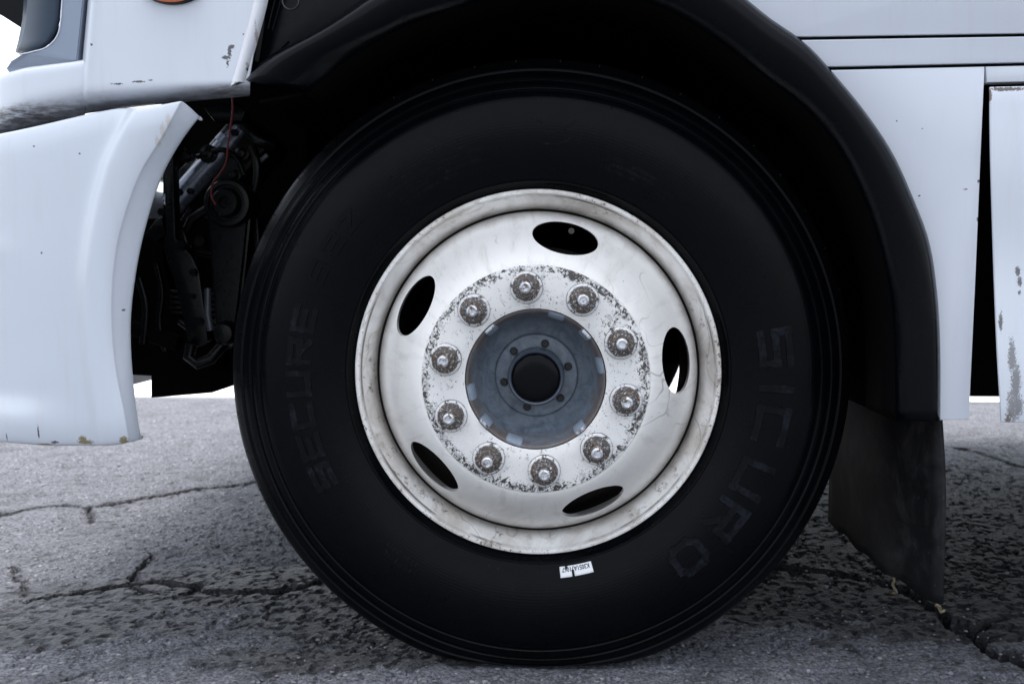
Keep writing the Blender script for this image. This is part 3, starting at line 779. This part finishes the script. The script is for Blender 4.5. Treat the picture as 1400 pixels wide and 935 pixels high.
panel('skirt_panel', [(1130, vC(1130)), (1346.5, vC(1346.5)), (1341, 215), (1334, 380), (1325, 573), (1281.5, 574.5)] + list(reversed(archC)), YB, .018, wp_skirt, truck, .0014)
panel('door_head_strip', [(1347.8, vC(1348)), (RIGHT, vC(RIGHT)), (RIGHT, vC(RIGHT)+19), (1349.5, 113)], YB+.001, .02, white_paint('white_strip_paint'), truck, .0012)
for nm, f0, u0 in (('gap_shade_strip', vA, 1080), ('gap_shade_strip', vB1, 1120)):  # added dark strips, painting in the shade of the gaps between panels
    panel(nm, [(u0, f0(u0)-3), (RIGHT, f0(RIGHT)-3), (RIGHT, f0(RIGHT)+8), (u0+8, f0(u0)+8)], YB+.004, .004, M_dark, truck, 0)
# the bent locker door
def build_door():
    sp = []
    for u, v, ru, rv, c in ((1378, 486, 5, 22, (.20, .205, .215)), (1382, 524, 6, 26, (.20, .205, .215)), (1376, 556, 6, 22, (.23, .23, .235)), (1384, 552, 7, 16, (.20, .205, .215)), (1371, 572, 4, 10, (.16, .14, .12)),
                            (1392, 371, 3, 6, (.10, .10, .11)), (1394, 385, 3, 6, (.10, .10, .11)), (1393, 400, 2, 3, (.12, .12, .13)), (1356, 130, 2, 8, (.15, .11, .09)), (1380, 121, 20, 2.5, (.10, .08, .07)), (1365, 440, 2.5, 12, (.1, .1, .1))):
        p = P(u, v, YB-.01); sp.append((tuple(p), (ru*.0010, .06, rv*.0010), c))
    m = white_paint('white_door_paint', sp)
    left = smooth_curve([(1353.5, 119), (1354.5, 200), (1357, 300), (1360, 400), (1364, 500), (1369, 577)], 4)
    bm = bmesh.new(); rows = []
    nl = len(left)
    for i, (u, v) in enumerate(left):
        t = i/(nl-1); row = []
        for j in range(13):
            s = (j/12)**2.6
            uu = u+(RIGHT-u)*s; v_top, v_bot = 119-.021*(uu-1353), 577+.008*(uu-1369)
            y = YB-.004-.022*(1-s)**14*t**1.5 - .004*math.sin(t*9)*(1-s)**18
            p = P(uu, v_top+(v_bot-v_top)*t, y); row.append(p)
        rows.append(row)
    grid(bm, rows); o = from_bm('locker_door', bm, m, truck, sharp=60)
    s = o.modifiers.new('s', 'SOLIDIFY'); s.thickness = .004; s.offset = -1; s.use_even_offset = True
    b = o.modifiers.new('b', 'BEVEL'); b.width = .0012; b.segments = 2; b.limit_method = 'ANGLE'
    apply_mods(o)
    return o
build_door()
# dark carcass behind the panels, floor pan and the rest of the body
def carcass():
    bm = bmesh.new()
    x0 = P(1240, 100, YB).x
    box(bm, (x0+3.0, (YB+.05+2*YM-YB)/2+.0, .76), (6.0-.24, 2*YM-2*YB-.14, .60))
    from_bm('locker_carcass', bm, M_dark, truck, smooth=False)
    bm = bmesh.new(); box(bm, (2.5, YM, 2.72), (7.0, 2*YM-2*YB-.02, .05)); bevel_all(bm, .02, 2); from_bm('roof', bm, wp_side, truck)
    bm = bmesh.new(); box(bm, (2.5, 2*YM-YB-.02, 1.58), (7.0, .04, 2.2)); bevel_all(bm, .004, 1); from_bm('far_side_panel', bm, wp_side, truck)
    bm = bmesh.new(); box(bm, (-.95, YM, 1.95), (.05, 2*YM-2*YB-.10, 1.5)); bevel_all(bm, .004, 1); from_bm('cab_front', bm, wp_side, truck)
    bm = bmesh.new(); box(bm, (5.95, YM, 1.6), (.05, 2*YM-2*YB-.10, 2.1)); bevel_all(bm, .004, 1); from_bm('rear_panel', bm, wp_side, truck)
    # engine and gearbox between the wheels, backing above the arch
    bm = bmesh.new(); box(bm, (.05, YM, .90), (1.5, 1.10, .88)); from_bm('engine', bm, M_dark, truck, smooth=False)
    bm = bmesh.new(); box(bm, (.1, .27, 1.36), (1.9, .72, .10)); from_bm('cab_floor', bm, M_dark, truck, smooth=False)
    bm = bmesh.new(); tube(bm, [(0, .22, .47), (0, .45, .40), (0, .7, .38), (0, 2*YM-.7, .38), (0, 2*YM-.45, .40), (0, 2*YM-.22, .47)], .05, 12); from_bm('front_axle', bm, M_chassis, truck)
    for y in (.68, 2*YM-.68):
        bm = bmesh.new(); box(bm, (2.4, y, .62), (6.6, .08, .26)); from_bm('frame_rail', bm, M_dark, truck, smooth=False)
carcass()
# black panel between the cab corner and the arch
panel('splash_panel', [(360, -140), (560, -140), (560, -20), (480, 30), (400, 72), (346, 112), (326, 118)], -.085, .01, M_black, truck, .002)
def splash_bits():
    bm = bmesh.new(); c = P(397, 2, -.086)
    ring = [c + Vector((.0125*math.cos(t), 0, .0125*math.sin(t))) for t in np.linspace(0, 2*math.pi, 25)]
    tube(bm, ring, .0014, 6, False)
    from_bm('hole_rim', bm, plain('hole_edge', (.03, .035, .04), .35, 0, .5, .2, 60, 0), truck)
    for pts, r in (([(381, -20), (373, 10), (366, 40)], .0018), ([(388, -20), (381, 10), (372, 42)], .0015), ([(364, 88), (378, 74), (395, 57)], .0012), ([(362, -30), (358, 30), (350, 85)], .006)):
        bm = bmesh.new(); tube(bm, [P(u, v, -.0865) for u, v in smooth_curve(pts, 3)], r, 6); from_bm('panel_rib', bm, M_black, truck)
splash_bits()

# ---- cab corner, left
def corner():
    def scuff(n, c):
        x, y, z = n.xyz()
        # road grime and rubbed-off paint along the turned-under lower edge
        zt = P(250, 120, YB).z
        sl = n.math('ADD', z, n.math('MULTIPLY', x, -.075))
        ref = zt - .075*P(250, 120, YB).x
        d = n.math('SUBTRACT', sl, ref)
        f = n.step(n.math('ADD', d, n.math('MULTIPLY', n.math('SUBTRACT', n.noise(14, 5, .7), .5), .030)), .004, -.012)
        mp = n.n('ShaderNodeMapping'); mp.inputs['Scale'].default_value = (40, 40, 260); mp.inputs['Rotation'].default_value = (0, R(25), 0); n.l(n.co, mp.inputs[0])
        st = n.noise(1, 5, .75, .3, mp.outputs[0])
        f2 = n.math('MULTIPLY', n.math('MULTIPLY', f, n.step(st, .32, .60)), n.fmix(n.step(n.noise(5, 3), .35, .6), .55, .95))
        c = n.mix(f2, c, n.mix(n.noise(22, 4), (.020, .018, .018), (.12, .098, .082)))
        return c, f
    sp = []
    for u, v, ru, rv in ((308, 79, 6, 3), (314, 72, 2.5, 9), (311, 86, 2, 5), (316, 64, 4, 3), (160, 115, 9, 1.3), (188, 112, 9, 1.3), (205, 110, 4, 1), (126, 62, 1.5, 1.5), (333, 47, 1.4, 1.4)):
        p = P(u, v, YB); sp.append((tuple(p), (ru*.0009, .03, rv*.0009), (.06, .06, .065)))
    m = white_paint('white_corner_paint', sp, scuff, (.60, .64, .695))
    bm = bmesh.new()
    # main face
    us = [111, 113.5, 118, 124, 132, 160, 200, 240, 280, 310, 330, 338, 342]
    def bu(u): return np.interp(u, [-80, 0, 39, 114, 180, 255, 354], [178, 163, 144, 130, 126, 120, 117])
    def bl(u): return np.interp(u, [-80, 0, 39, 114, 180, 255, 354], [190, 182, 172, 156, 147, 139, 131])
    rows = []
    for v in (-126, -60, 0, 30, 60, 85, 100, 108, 'a', 'b', 'c', 'd'):
        row = []
        for u in us:
            lean = (u-112)/230
            y = YB
            if u <= 124: y = YB + {111: .016, 113.5: .004, 118: -.003, 124: -.001}[u]
            uu = u + (0 if isinstance(v, str) else (100-v)*(.09 if u < 140 else .16*((u-140)/200)**1.5))
            if v == 'a': p = P(uu, bu(u)-4, y)
            elif v == 'b': p = P(uu, bu(u)+1, y+.004)
            elif v == 'c': p = P(uu, (bu(u)+bl(u))/2+1, y+.022)
            elif v == 'd': p = P(uu, bl(u), y+.075)
            else:
                f = min(1, (u-110)/60); p = P(uu, v if v < 86 else v-(0 if u > 200 else 0), y)
            row.append(p)
        rows.append(row)
    grid(bm, rows)
    o = from_bm('corner_panel', bm, m, truck, sharp=60)
    s = o.modifiers.new('u', 'SUBSURF'); s.levels = s.render_levels = 2
    s = o.modifiers.new('s', 'SOLIDIFY'); s.thickness = .004; s.offset = -1
    apply_mods(o)
    # nose, wrapping round to the front
    bm = bmesh.new(); rows = []
    us = [117, 106, 85, 60, 35, 15, 0, -14, -26]
    ys = [YB+.010, YB+.008, YB+.007, YB+.008, YB+.010, YB+.018, YB+.032, YB+.068, YB+.13]
    top = lambda u: np.interp(u, [-30, 0, 15, 35, 105, 112], [112, 105, 101, 95, 86, 84])
    for v in ('t2', 't1', 't', 'm', 'n', 'a', 'b', 'c', 'd'):
        row = []
        for u, y in zip(us, ys):
            a, b, c = top(u), bu(u), bl(u)
            if v == 't2': p = P(u, a-1, y); p = Vector((p.x, p.y+.05, p.z+.004))
            elif v == 't1': p = P(u, a-.5, y+.008)
            elif v == 't': p = P(u, a+3, y)
            elif v == 'm': p = P(u, a+(b-a)*.35, y)
            elif v == 'n': p = P(u, a+(b-a)*.7, y-.001)
            elif v == 'a': p = P(u, b-4, y)
            elif v == 'b': p = P(u, b+1, y+.004)
            elif v == 'c': p = P(u, (b+c)/2+1, y+.022)
            else: p = P(u, c, y+.075)
            row.append(p)
        # on across the front
        q = row[-1]
        row += [Vector((q.x-.02, q.y+.15, q.z)), Vector((q.x-.04, YM, q.z)), Vector((q.x-.02, 2*YM-q.y-.15, q.z)), Vector((q.x, 2*YM-q.y, q.z))]
        rows.append(row)
    grid(bm, rows)
    o = from_bm('nose_panel', bm, m, truck, sharp=60)
    s = o.modifiers.new('u', 'SUBSURF'); s.levels = s.render_levels = 2
    s = o.modifiers.new('s', 'SOLIDIFY'); s.thickness = .004; s.offset = 1
    apply_mods(o)
    # rolled trim on the trailing edge
    m2 = white_paint('white_trim_paint', [(tuple(P(u, v, YB-.01)), (r_*.001, .03, r2*.001), c) for u, v, r_, r2, c in ((349, 62, 1.6, 26, (.40, .37, .34)), (337, 100, 2, 14, (.38, .35, .32)), (328, 114, 8, 2, (.1, .09, .08)), (336, 94, 1.5, 2, (.03, .03, .03)))], None, (.68, .70, .73))
    bm = bmesh.new(); rows = []
    cl = smooth_curve([(383, -130), (356, 0), (342, 55), (325, 116)], 8)
    for u, v in cl:
        wdt = 10.5
        row = []
        for k in range(9):
            t = math.pi*k/8; p = P(u - math.cos(t)*wdt, v, YB); row.append(Vector((p.x, YB+.004-.014*math.sin(t), p.z - .004*math.cos(t))))
        rows.append(row)
    V = grid(bm, rows); bm.faces.new(V[-1]); bm.faces.new(V[0])
    from_bm('edge_trim', bm, m2, truck, sharp=50)
    # headlamp surround and lens
    M_bezel = plain('grey_bezel_paint', (.23, .275, .35), .32, 0, .5, .06, 8, .05)
    bm = bmesh.new()
    n_ = 16
    outer = smooth_curve([(126, -126), (121, -60), (114, 0), (110, 40), (106, 78), (104.5, 84)], 3)
    # surround: an L of painted plastic, rounded inner corner
    inner = smooth_curve([(92, -126), (88, -60), (85, 0), (83, 30), (78, 50), (64, 65), (45, 71), (27, 75)], 3)
    base = [(104.5, 84), (80, 88), (50, 92), (30, 95), (12, 100), (8, 94), (14, 84), (27, 76)]
    pl = outer + base[1:] + list(reversed(inner))[1:]
    def y_at(u): return np.interp(u, [-10, 8, 14, 30, 60, 110], [YB+.08, YB+.055, YB+.035, YB+.020, YB+.012, YB+.010])
    f = bm.faces.new([bm.verts.new(P(u, v, y_at(u))) for u, v in pl])
    r = bmesh.ops.extrude_face_region(bm, geom=[f]); bmesh.ops.translate(bm, vec=(0, .05, 0), verts=[e for e in r['geom'] if isinstance(e, bmesh.types.BMVert)])
    bmesh.ops.recalc_face_normals(bm, faces=bm.faces)
    ed = [e for e in bm.edges if len(e.link_faces) == 2 and e.calc_face_angle(0) > 1.0 and all(v.co.y < y_at(-10) for v in e.verts)]
    bmesh.ops.bevel(bm, geom=[e for e in ed if abs(e.verts[0].co.y-e.verts[1].co.y) < .03], offset=.0016, segments=2, affect='EDGES')
    bez = from_bm('headlamp_surround', bm, M_bezel, truck, sharp=40)
    n = NT('tinted_lamp_lens'); n.col(n.mix(n.noise(6, 2), (.024, .037, .056), (.042, .060, .085))); n.set(.28, 0, .12, 0)
    bm = bmesh.new(); rows = []
    for k in range(14):
        t = k/13; v = -126+(74+126)*t
        ur = np.interp(v, [-126, 0, 30, 50, 65, 75], [91, 84, 82, 77, 64, 50]); ul = np.interp(v, [-126, 0, 30, 60, 75], [44, 38, 36, 30, 26])
        rows.append([Vector(P(ur+(ul-ur)*s/8, v, YB+.022+.045*(s/8)**2.2)) for s in range(9)])
    V = grid(bm, rows); lens = from_bm('headlamp_lens', bm, n.m, truck, sharp=70)
    s = lens.modifiers.new('s', 'SOLIDIFY'); s.thickness = .006; s.offset = 1; apply_mods(lens)
    bm = bmesh.new()   # bright bead round the lens
    tube(bm, [P(u, v, y_at(u)-.0005) for u, v in inner], .0011, 6); from_bm('lens_bead', bm, plain('pale_bead', (.6, .63, .68), .3, 0, .5, .05, 50, 0), truck)
    # side marker lamp
    bm = bmesh.new(); c = P(237, -15.5, YB)
    def ell(bm, prof, rx, rz):
        rings = []
        for s, y in prof: rings.append([bm.verts.new((c.x+rx*s*math.cos(2*math.pi*k/48), y, c.z+rz*s*math.sin(2*math.pi*k/48))) for k in range(48)])
        for a_, b_ in zip(rings, rings[1:]):
            for k in range(48): bm.faces.new((a_[k], a_[(k+1) % 48], b_[(k+1) % 48], b_[k]))
        bm.faces.new(rings[-1])
    ell(bm, [(1, YB+.002), (1.0, YB-.006), (.98, YB-.009), (.95, YB-.009), (.94, YB-.004)], .046, .0245); mk = from_bm('marker_lamp_bezel', bm, M_black, truck, sharp=50)
    bm = bmesh.new(); ell(bm, [(.945, YB-.003), (.94, YB-.010), (.84, YB-.016), (.55, YB-.018), (.25, YB-.020)], .046, .0245)
    n = NT('amber_lens'); n.col(n.mix(n.noise(120, 2), (.75, .13, .02), (.85, .20, .03))); n.set(.12, 0, .6, .5); from_bm('marker_lamp_lens', bm, n.m, truck, sharp=70)
corner()
# black arm of the front mirror
def mirror():
    bm = bmesh.new()
    f = bm.faces.new([bm.verts.new(P(u, v, .08)) for u, v in ((-160, -50), (-160, -52), (60, -52), (60, 58), (0, 20))])
    r = bmesh.ops.extrude_face_region(bm, geom=[f]); bmesh.ops.translate(bm, vec=(0, .05, 0), verts=[e for e in r['geom'] if isinstance(e, bmesh.types.BMVert)])
    bevel_all(bm, .004, 2) if False else None
    from_bm('mirror_arm', bm, M_black, truck, sharp=30)
mirror()

# ---- bumper
C4 = [(275, 158), (250, 190), (222, 240), (205, 290), (190, 350), (180, 420), (179, 470), (183, 530), (190, 580), (194, 602)]
C3 = [(249, 137), (221, 190), (193, 234), (172, 290), (160, 336), (153, 400), (154, 464), (160, 515), (169, 558), (177, 606)]
C2 = [(182, 148), (156, 195), (138, 240), (122, 310), (113, 378), (113, 420), (116, 464), (122, 524), (128, 565), (135, 609)]
def build_bumper():
    N = 22
    c4, c3, c2 = (resample(smooth_curve(c, 6), N) for c in (C4, C3, C2))
    chips = []
    tan = (.23, .19, .10); dk = (.08, .075, .07)
    for u, v, ru, rv, c in ((115, 605, 11, 3.5, tan), (111, 601, 5, 5, tan), (58, 609, 12, 2.5, tan), (170, 602, 6, 5, tan), (186, 600, 5, 5, tan), (53, 590, 1.2, 10, dk), (73, 605, 5, 2, dk), (8, 598, 1, 6, dk),
                            (232, 165, 3, 9, (.50, .49, .46)), (224, 180, 3, 9, (.50, .49, .46)), (217, 193, 3, 6, (.50, .49, .46)), (262, 172, 1.5, 7, (.42, .38, .33)), (270, 160, 2, 4, (.40, .36, .30)), (258, 182, 1.5, 5, (.42, .38, .33)), (262, 141, 1.6, 1.6, (.10, .09, .08)), (56, 346, 1.6, 1.6, dk), (164, 424, 1.6, 1.6, dk), (108, 210, 1.4, 1.2, dk), (45, 200, 1.4, 1.2, dk)):
        p = P(u, v, YB-.005); chips.append((tuple(p), (ru*.00095, .05, rv*.00095), c))
    m = white_paint('white_bumper_paint', chips, None, (.57, .615, .675))
    bm = bmesh.new(); rows = []
    for k in range(N):
        t = k/(N-1)
        u2, v2 = c2[k]; u3, v3 = c3[k]; u4, v4 = c4[k]
        def lft(u):
            vt = np.interp(u, [-200, 0, 60, 114, 182], [214, 183, 170, 160, 148]); vb = np.interp(u, [-200, -60, 0, 60, 135], [585, 597, 604, 609, 609])
            return vt+(vb-vt)*t
        # lower crease fading out to the right, shallow dent further up
        def crease(u):
            return -.009*np.clip((t-.865)/.03, 0, 1)*np.clip((75-u)/50, 0, 1) - .004*math.exp(-((t-.40)/.02)**2)*np.clip((22-u)/15, 0, 1)
        row = []
        edge = .010*max(0, (.03-t)/.03) + .008*max(0, (t-.97)/.03)
        for (u, v, y) in ((-70, None, YB+.16), (-60, None, YB+.085), (-45, None, YB+.040), (-20, None, YB+.014), (5, None, YB+.003), (30, None, YB-.002), (60, None, YB-.004),
                          (u2-30, v2, YB-.003), (u2-9, v2, YB-.0025), (u2-4, v2, YB-.0065), (u2+2, v2, YB-.0155), (u2+8, v2, YB-.0170), ((u2+14+u3)/2+2, (v2+v3)/2, YB-.0145), (u3-2.5, v3, YB-.0105), (u3-.4, v3, YB-.0095), (u3+1.6, v3+.4, YB-.0060), ((u3+u4)/2+1, (v3+v4)/2, YB+.006), (u4-2, v4, YB+.017), (u4, v4, YB+.022)):
            if v is None: v = lft(u); y = y + crease(u)
            row.append(P(u, v, y+edge*.6))
        f = row[0]; front = [Vector((f.x-.005, 2*YM-f.y, f.z)), Vector((f.x-.04, YM+.6, f.z)), Vector((f.x-.05, YM, f.z)), Vector((f.x-.04, YM-.6, f.z)), Vector((f.x-.02, YM-.95, f.z))]
        rows.append(front+row)
    # top flange
    def shift(r, dy, dz, top):
        n_ = len(r)
        return [Vector((p.x, p.y+dy, p.z+dz)) if i < n_-6 else Vector((p.x-.05*dy-.002, p.y+.25*dy+.002, p.z-(.002 if top else -.002))) for i, p in enumerate(r)]
    rows = [shift(rows[0], .035, -.004, 1), shift(rows[0], .006, .002, 1)] + rows + [shift(rows[-1], .006, -.002, 0), shift(rows[-1], .03, .0, 0)]
    grid(bm, rows)
    o = from_bm('bumper', bm, m, truck, sharp=80)
    s = o.modifiers.new('u', 'SUBSURF'); s.levels = s.render_levels = 2
    s = o.modifiers.new('s', 'SOLIDIFY'); s.thickness = .005; s.offset = 1 
    apply_mods(o)
    return o
build_bumper()

# ---- steering gear and brackets seen between bumper and tyre
def undercarriage():
    M_cyl = plain('bare_cylinder_steel', (.16, .18, .22), .30, .6, .5, .35, 40, .2)
    def q(u, v, y): return P(u, v, y)
    def tb(name, pts, r, m=M_chassis, n=16):
        bm = bmesh.new(); tube(bm, [q(*p) for p in pts], r, n); return from_bm(name, bm, m, truck, sharp=40)
    def slab(name, px, y, th, m=M_chassis): return panel(name, px, y, th, m, truck, .004)
    bm = bmesh.new(); y0 = .22
    a, b = q(232, 285, y0), q(330, 178, y0+.02)
    d = (b-a)
    tube(bm, [a, a+d*.03, a+d*.03, a+d*.12, a+d*.12, a+d*.78, a+d*.78, a+d*.86, a+d*.86, b], [.014, .016, .024, .024, .021, .021, .026, .026, .018, .016], 24)
    g = from_bm('steering_cylinder', bm, M_cyl, truck, sharp=30)
    for t in (.07, .82):
        for off in (-.026, .026):
            c = a+d*t + Vector((.7, 0, .7))*off
            bm = bmesh.new(); tube(bm, [c+Vector((0, -.022, 0)), c+Vector((0, .02, 0))], .007, 6); from_bm('gear_bolt', bm, M_chassis, g, smooth=False)
    # gear box casting behind it
    bm = bmesh.new(); c = q(318, 232, .29); rot = Matrix.Rotation(-R(48), 3, 'Y'); box(bm, c, (.20, .12, .10), rot); bevel_all(bm, .018, 3); from_bm('steering_box', bm, M_chassis, truck)
    tb('fluid_pipe', [(248, 330, .20), (262, 300, .19), (285, 285, .19)], .009)
    tb('fluid_pipe', [(238, 320, .21), (252, 300, .20), (262, 285, .20)], .006)
    tb('fluid_pipe', [(355, 222, .2), (366, 212, .2)], .0045, plain('pipe_bright', (.12, .125, .14), .35, .5, .5, .2, 50, .1))
    # drop arm with its boss
    bm = bmesh.new(); c = q(312, 278, .14)
    prof = [(.043, .05), (.043, -.004), (.040, -.008), (.033, -.009), (.032, -.006), (.027, -.006), (.026, -.016), (.022, -.020), (.011, -.020), (.009, -.012), (.001, -.012)]
    lathe(bm, prof, 48, cap='last'); bmesh.ops.translate(bm, vec=c, verts=bm.verts); arm_boss = from_bm('drop_arm_boss', bm, M_chassis, truck, sharp=40)
    bm = bmesh.new(); y = .15
    f = bm.faces.new([bm.verts.new(q(u, v, y)) for u, v in ((283, 290), (290, 262), (335, 262), (342, 292), (336, 350), (328, 420), (322, 462), (312, 474), (300, 470), (294, 450), (290, 400), (286, 340))])
    r = bmesh.ops.extrude_face_region(bm, geom=[f]); bmesh.ops.translate(bm, vec=(0, .03, 0), verts=[e for e in r['geom'] if isinstance(e, bmesh.types.BMVert)])
    bmesh.ops.recalc_face_normals(bm, faces=bm.faces)
    bmesh.ops.bevel(bm, geom=[e for e in bm.edges if all(abs(v.co.y-y) < 1e-5 for v in e.verts)], offset=.006, segments=3, affect='EDGES'); from_bm('drop_arm', bm, M_chassis, truck, sharp=50)
    bm = bmesh.new(); lathe(bm, [(.022, .05), (.022, -.01), (.016, -.02), (.001, -.022)], 24, cap='last'); bmesh.ops.translate(bm, vec=q(310, 455, .14), verts=bm.verts); from_bm('ball_joint', bm, M_chassis, truck)
    tb('drag_link', [(310, 455, .16), (360, 470, .17), (430, 480, .18)], .017)
    # hanger bracket
    slab('hanger_bracket', [(223, 150), (236, 150), (238, 270), (240, 326), (262, 350), (272, 372), (280, 430), (284, 466), (270, 474), (256, 466), (246, 420), (236, 380), (226, 352), (222, 335), (226, 320), (224, 250)], .155, .025)
    for u, v, r in ((266, 372, .007), (265, 405, .005), (250, 335, .009), (275, 330, .010), (262, 262, .006), (274, 440, .008)):
        bm = bmesh.new(); c = q(u, v, .15); tube(bm, [c, c+Vector((0, -.010, 0))], r, 6); from_bm('bracket_bolt', bm, M_chassis, truck, smooth=False)
    tb('brake_hose', [(262, 470, .15), (258, 488, .15), (270, 497, .15), (288, 490, .155), (305, 470, .16), (325, 465, .2)], .011)
    tb('brake_hose', [(284, 395, .17), (284, 430, .16), (288, 452, .16)], .007, plain('grey_hose', (.05, .055, .065), .4, .3, .5, .3, 50, .2))
    rnd = random.Random(4)
    for k in range(16):
        u, v = rnd.uniform(230, 345), rnd.uniform(185, 470); c = q(u, v, .20); rr = rnd.uniform(.005, .012)
        bm = bmesh.new(); lathe(bm, [(rr*1.5, .004), (rr*1.5, -.002), (rr, -.003), (rr, -.012), (rr*.7, -.014), (.0005, -.014)], 6 if k % 2 else 16, cap='last'); bmesh.ops.translate(bm, vec=c, verts=bm.verts); from_bm('gear_bolt', bm, M_chassis, truck, sharp=40)
    for pts, r in (([(236, 300, .20), (250, 318, .19), (258, 350, .19), (262, 372, .19)], .006), ([(345, 200, .18), (352, 240, .18), (340, 300, .19), (346, 380, .2)], .008), ([(270, 345, .2), (300, 352, .2), (330, 380, .2), (340, 440, .2)], .007),
                   ([(190, 380, .24), (200, 420, .24), (196, 470, .24)], .008), ([(214, 360, .25), (222, 400, .25), (218, 440, .25), (226, 480, .25)], .006), ([(246, 440, .18), (268, 452, .17), (300, 440, .18), (330, 452, .19)], .006), ([(330, 165, .12), (350, 190, .12), (372, 200, .14)], .010), ([(270, 215, .2), (300, 205, .19), (322, 215, .19), (334, 240, .19)], .005)):
        tb('hose', pts if len(pts) < 3 else smooth_curve(pts, 4), r)
    for k in range(5):
        slab('spring_leaf', [(232, 396+k*7), (345, 402+k*7), (345, 407.5+k*7), (232, 401.5+k*7)], .27, .07)
    slab('shock_bracket', [(326, 300), (352, 296), (356, 350), (346, 420), (330, 420)], .22, .04)
    slab('gear_cover', [(244, 232), (262, 214), (300, 220), (296, 262), (268, 282), (246, 270)], .25, .05)
    # dark masses behind
    slab('spring_hanger', [(205, 440), (290, 428), (289, 537), (206, 544)], .30, .14, M_dark)
    slab('cross_member', [(150, 300), (222, 298), (224, 360), (240, 420), (330, 420), (330, 506), (284, 509), (204, 514), (150, 511)], .40, .10, M_dark)
    slab('radiator_support', [(222, 60), (420, 60), (420, 470), (222, 470)], .46, .04, M_dark)
    bm = bmesh.new(); box(bm, (-.79, YM+.2, .80), (.03, 1.75, .72)); from_bm('radiator', bm, M_dark, truck, smooth=False)
    slab('stay_plate', [(196, 322), (212, 300), (222, 296), (226, 322), (214, 330)], .26, .03)
    tb('stay_rod', [(180, 448, .25), (215, 460, .25), (245, 470, .25)], .016, M_dark)
    slab('lamp_bracket', [(276, 146), (300, 138), (320, 138), (336, 152), (330, 166), (292, 166)], .02, .03, M_black)
    # red wire
    bm = bmesh.new(); tube(bm, [q(u, v, y) for u, v, y in smooth_curve([(317, 128, -.05), (318, 150, -.03), (315, 175, .0), (312, 196, .02), (309, 222, .05), (300, 238, .07), (291, 250, .09), (289, 268, .10), (295, 280, .10)], 6)], .0016, 8)
    from_bm('loose_wire', bm, plain('red_wire', (.11, .010, .012), .45, 0, .5, .15, 60, 0), truck)
undercarriage()

# ---- mud flap behind the wheel
def flap():
    bm = bmesh.new(); rows = []
    nz_, ny_ = 26, 20
    for i in range(nz_):
        t = i/(nz_-1); z = .56 + (.146-.56)*t
        row = []
        for j in range(ny_):
            s = j/(ny_-1); y = -.088 + .535*s
            x = .590 + .014*math.sin(min(1, t*1.15)*math.pi*.62) + .022*(max(0, .42-s)/.42)**2*(.45+.55*t) + .004*math.sin(s*5+t*3)
            row.append(Vector((x, y, z - (.010*s + .004*math.sin(s*23))*t)))
        rows.append(row)
    grid(bm, rows); o = from_bm('mud_flap', bm, M_flap, truck, sharp=60)
    s = o.modifiers.new('s', 'SOLIDIFY'); s.thickness = .007; apply_mods(o)
flap()

# ---- dry stalks caught on the flap
def straw(px, depth, label):
    n = plain('dry_straw', (.16, .13, .085), .7, 0, .3, .3, 120, .2)
    bm = bmesh.new(); rnd = random.Random(int(px[0][0]))
    for k in range(5):
        pts = [P(u+rnd.uniform(-2, 2), v+rnd.uniform(-2, 2), depth+rnd.uniform(-.004, .004)) for u, v in px]
        tube(bm, smooth_curve([tuple(p) for p in pts], 3), [.0012]*(3*(len(pts)-1))+[.0005], 5)
    o = from_bm('straw_wisp', bm, n); tag(o, label, 'straw')
straw([(1218, 781), (1223, 790), (1221, 800), (1225, 808), (1220, 812)], .115, 'tangled dry straw hanging below the middle of the mud flap')
straw([(1280, 826), (1284, 831), (1287, 836), (1292, 834)], -.086, 'short dry straw stuck on the outer bottom corner of the mud flap')

# ---- loose grit
def grit():
    bm = bmesh.new(); rnd = random.Random(21)
    for k in range(1500):
        u, v = rnd.uniform(-40, 1440), 560+375*rnd.random()**.8
        g = G(u, v); s = rnd.uniform(.0012, .0034)*(1.6 if rnd.random() < .06 else 1)
        if abs(g.x) < .2 and -.05 < g.y < .32: continue
        r = bmesh.ops.create_icosphere(bm, subdivisions=1, radius=s)
        sc = Vector((rnd.uniform(.7, 1.4), rnd.uniform(.7, 1.3), rnd.uniform(.5, .8)))
        for w_ in r['verts']:
            w_.co = Vector((w_.co.x*sc.x*rnd.uniform(.8, 1.2), w_.co.y*sc.y*rnd.uniform(.8, 1.2), w_.co.z*sc.z)) + Vector((g.x, g.y, s*.15))
    o = from_bm('loose_grit', bm, plain('grit_stone', (.20, .20, .205), .8, 0, .4, .5, 25, .2), None, smooth=False)
    tag(o, 'scattered small grey grit lying on the asphalt', 'grit', None, 'stuff')
grit()
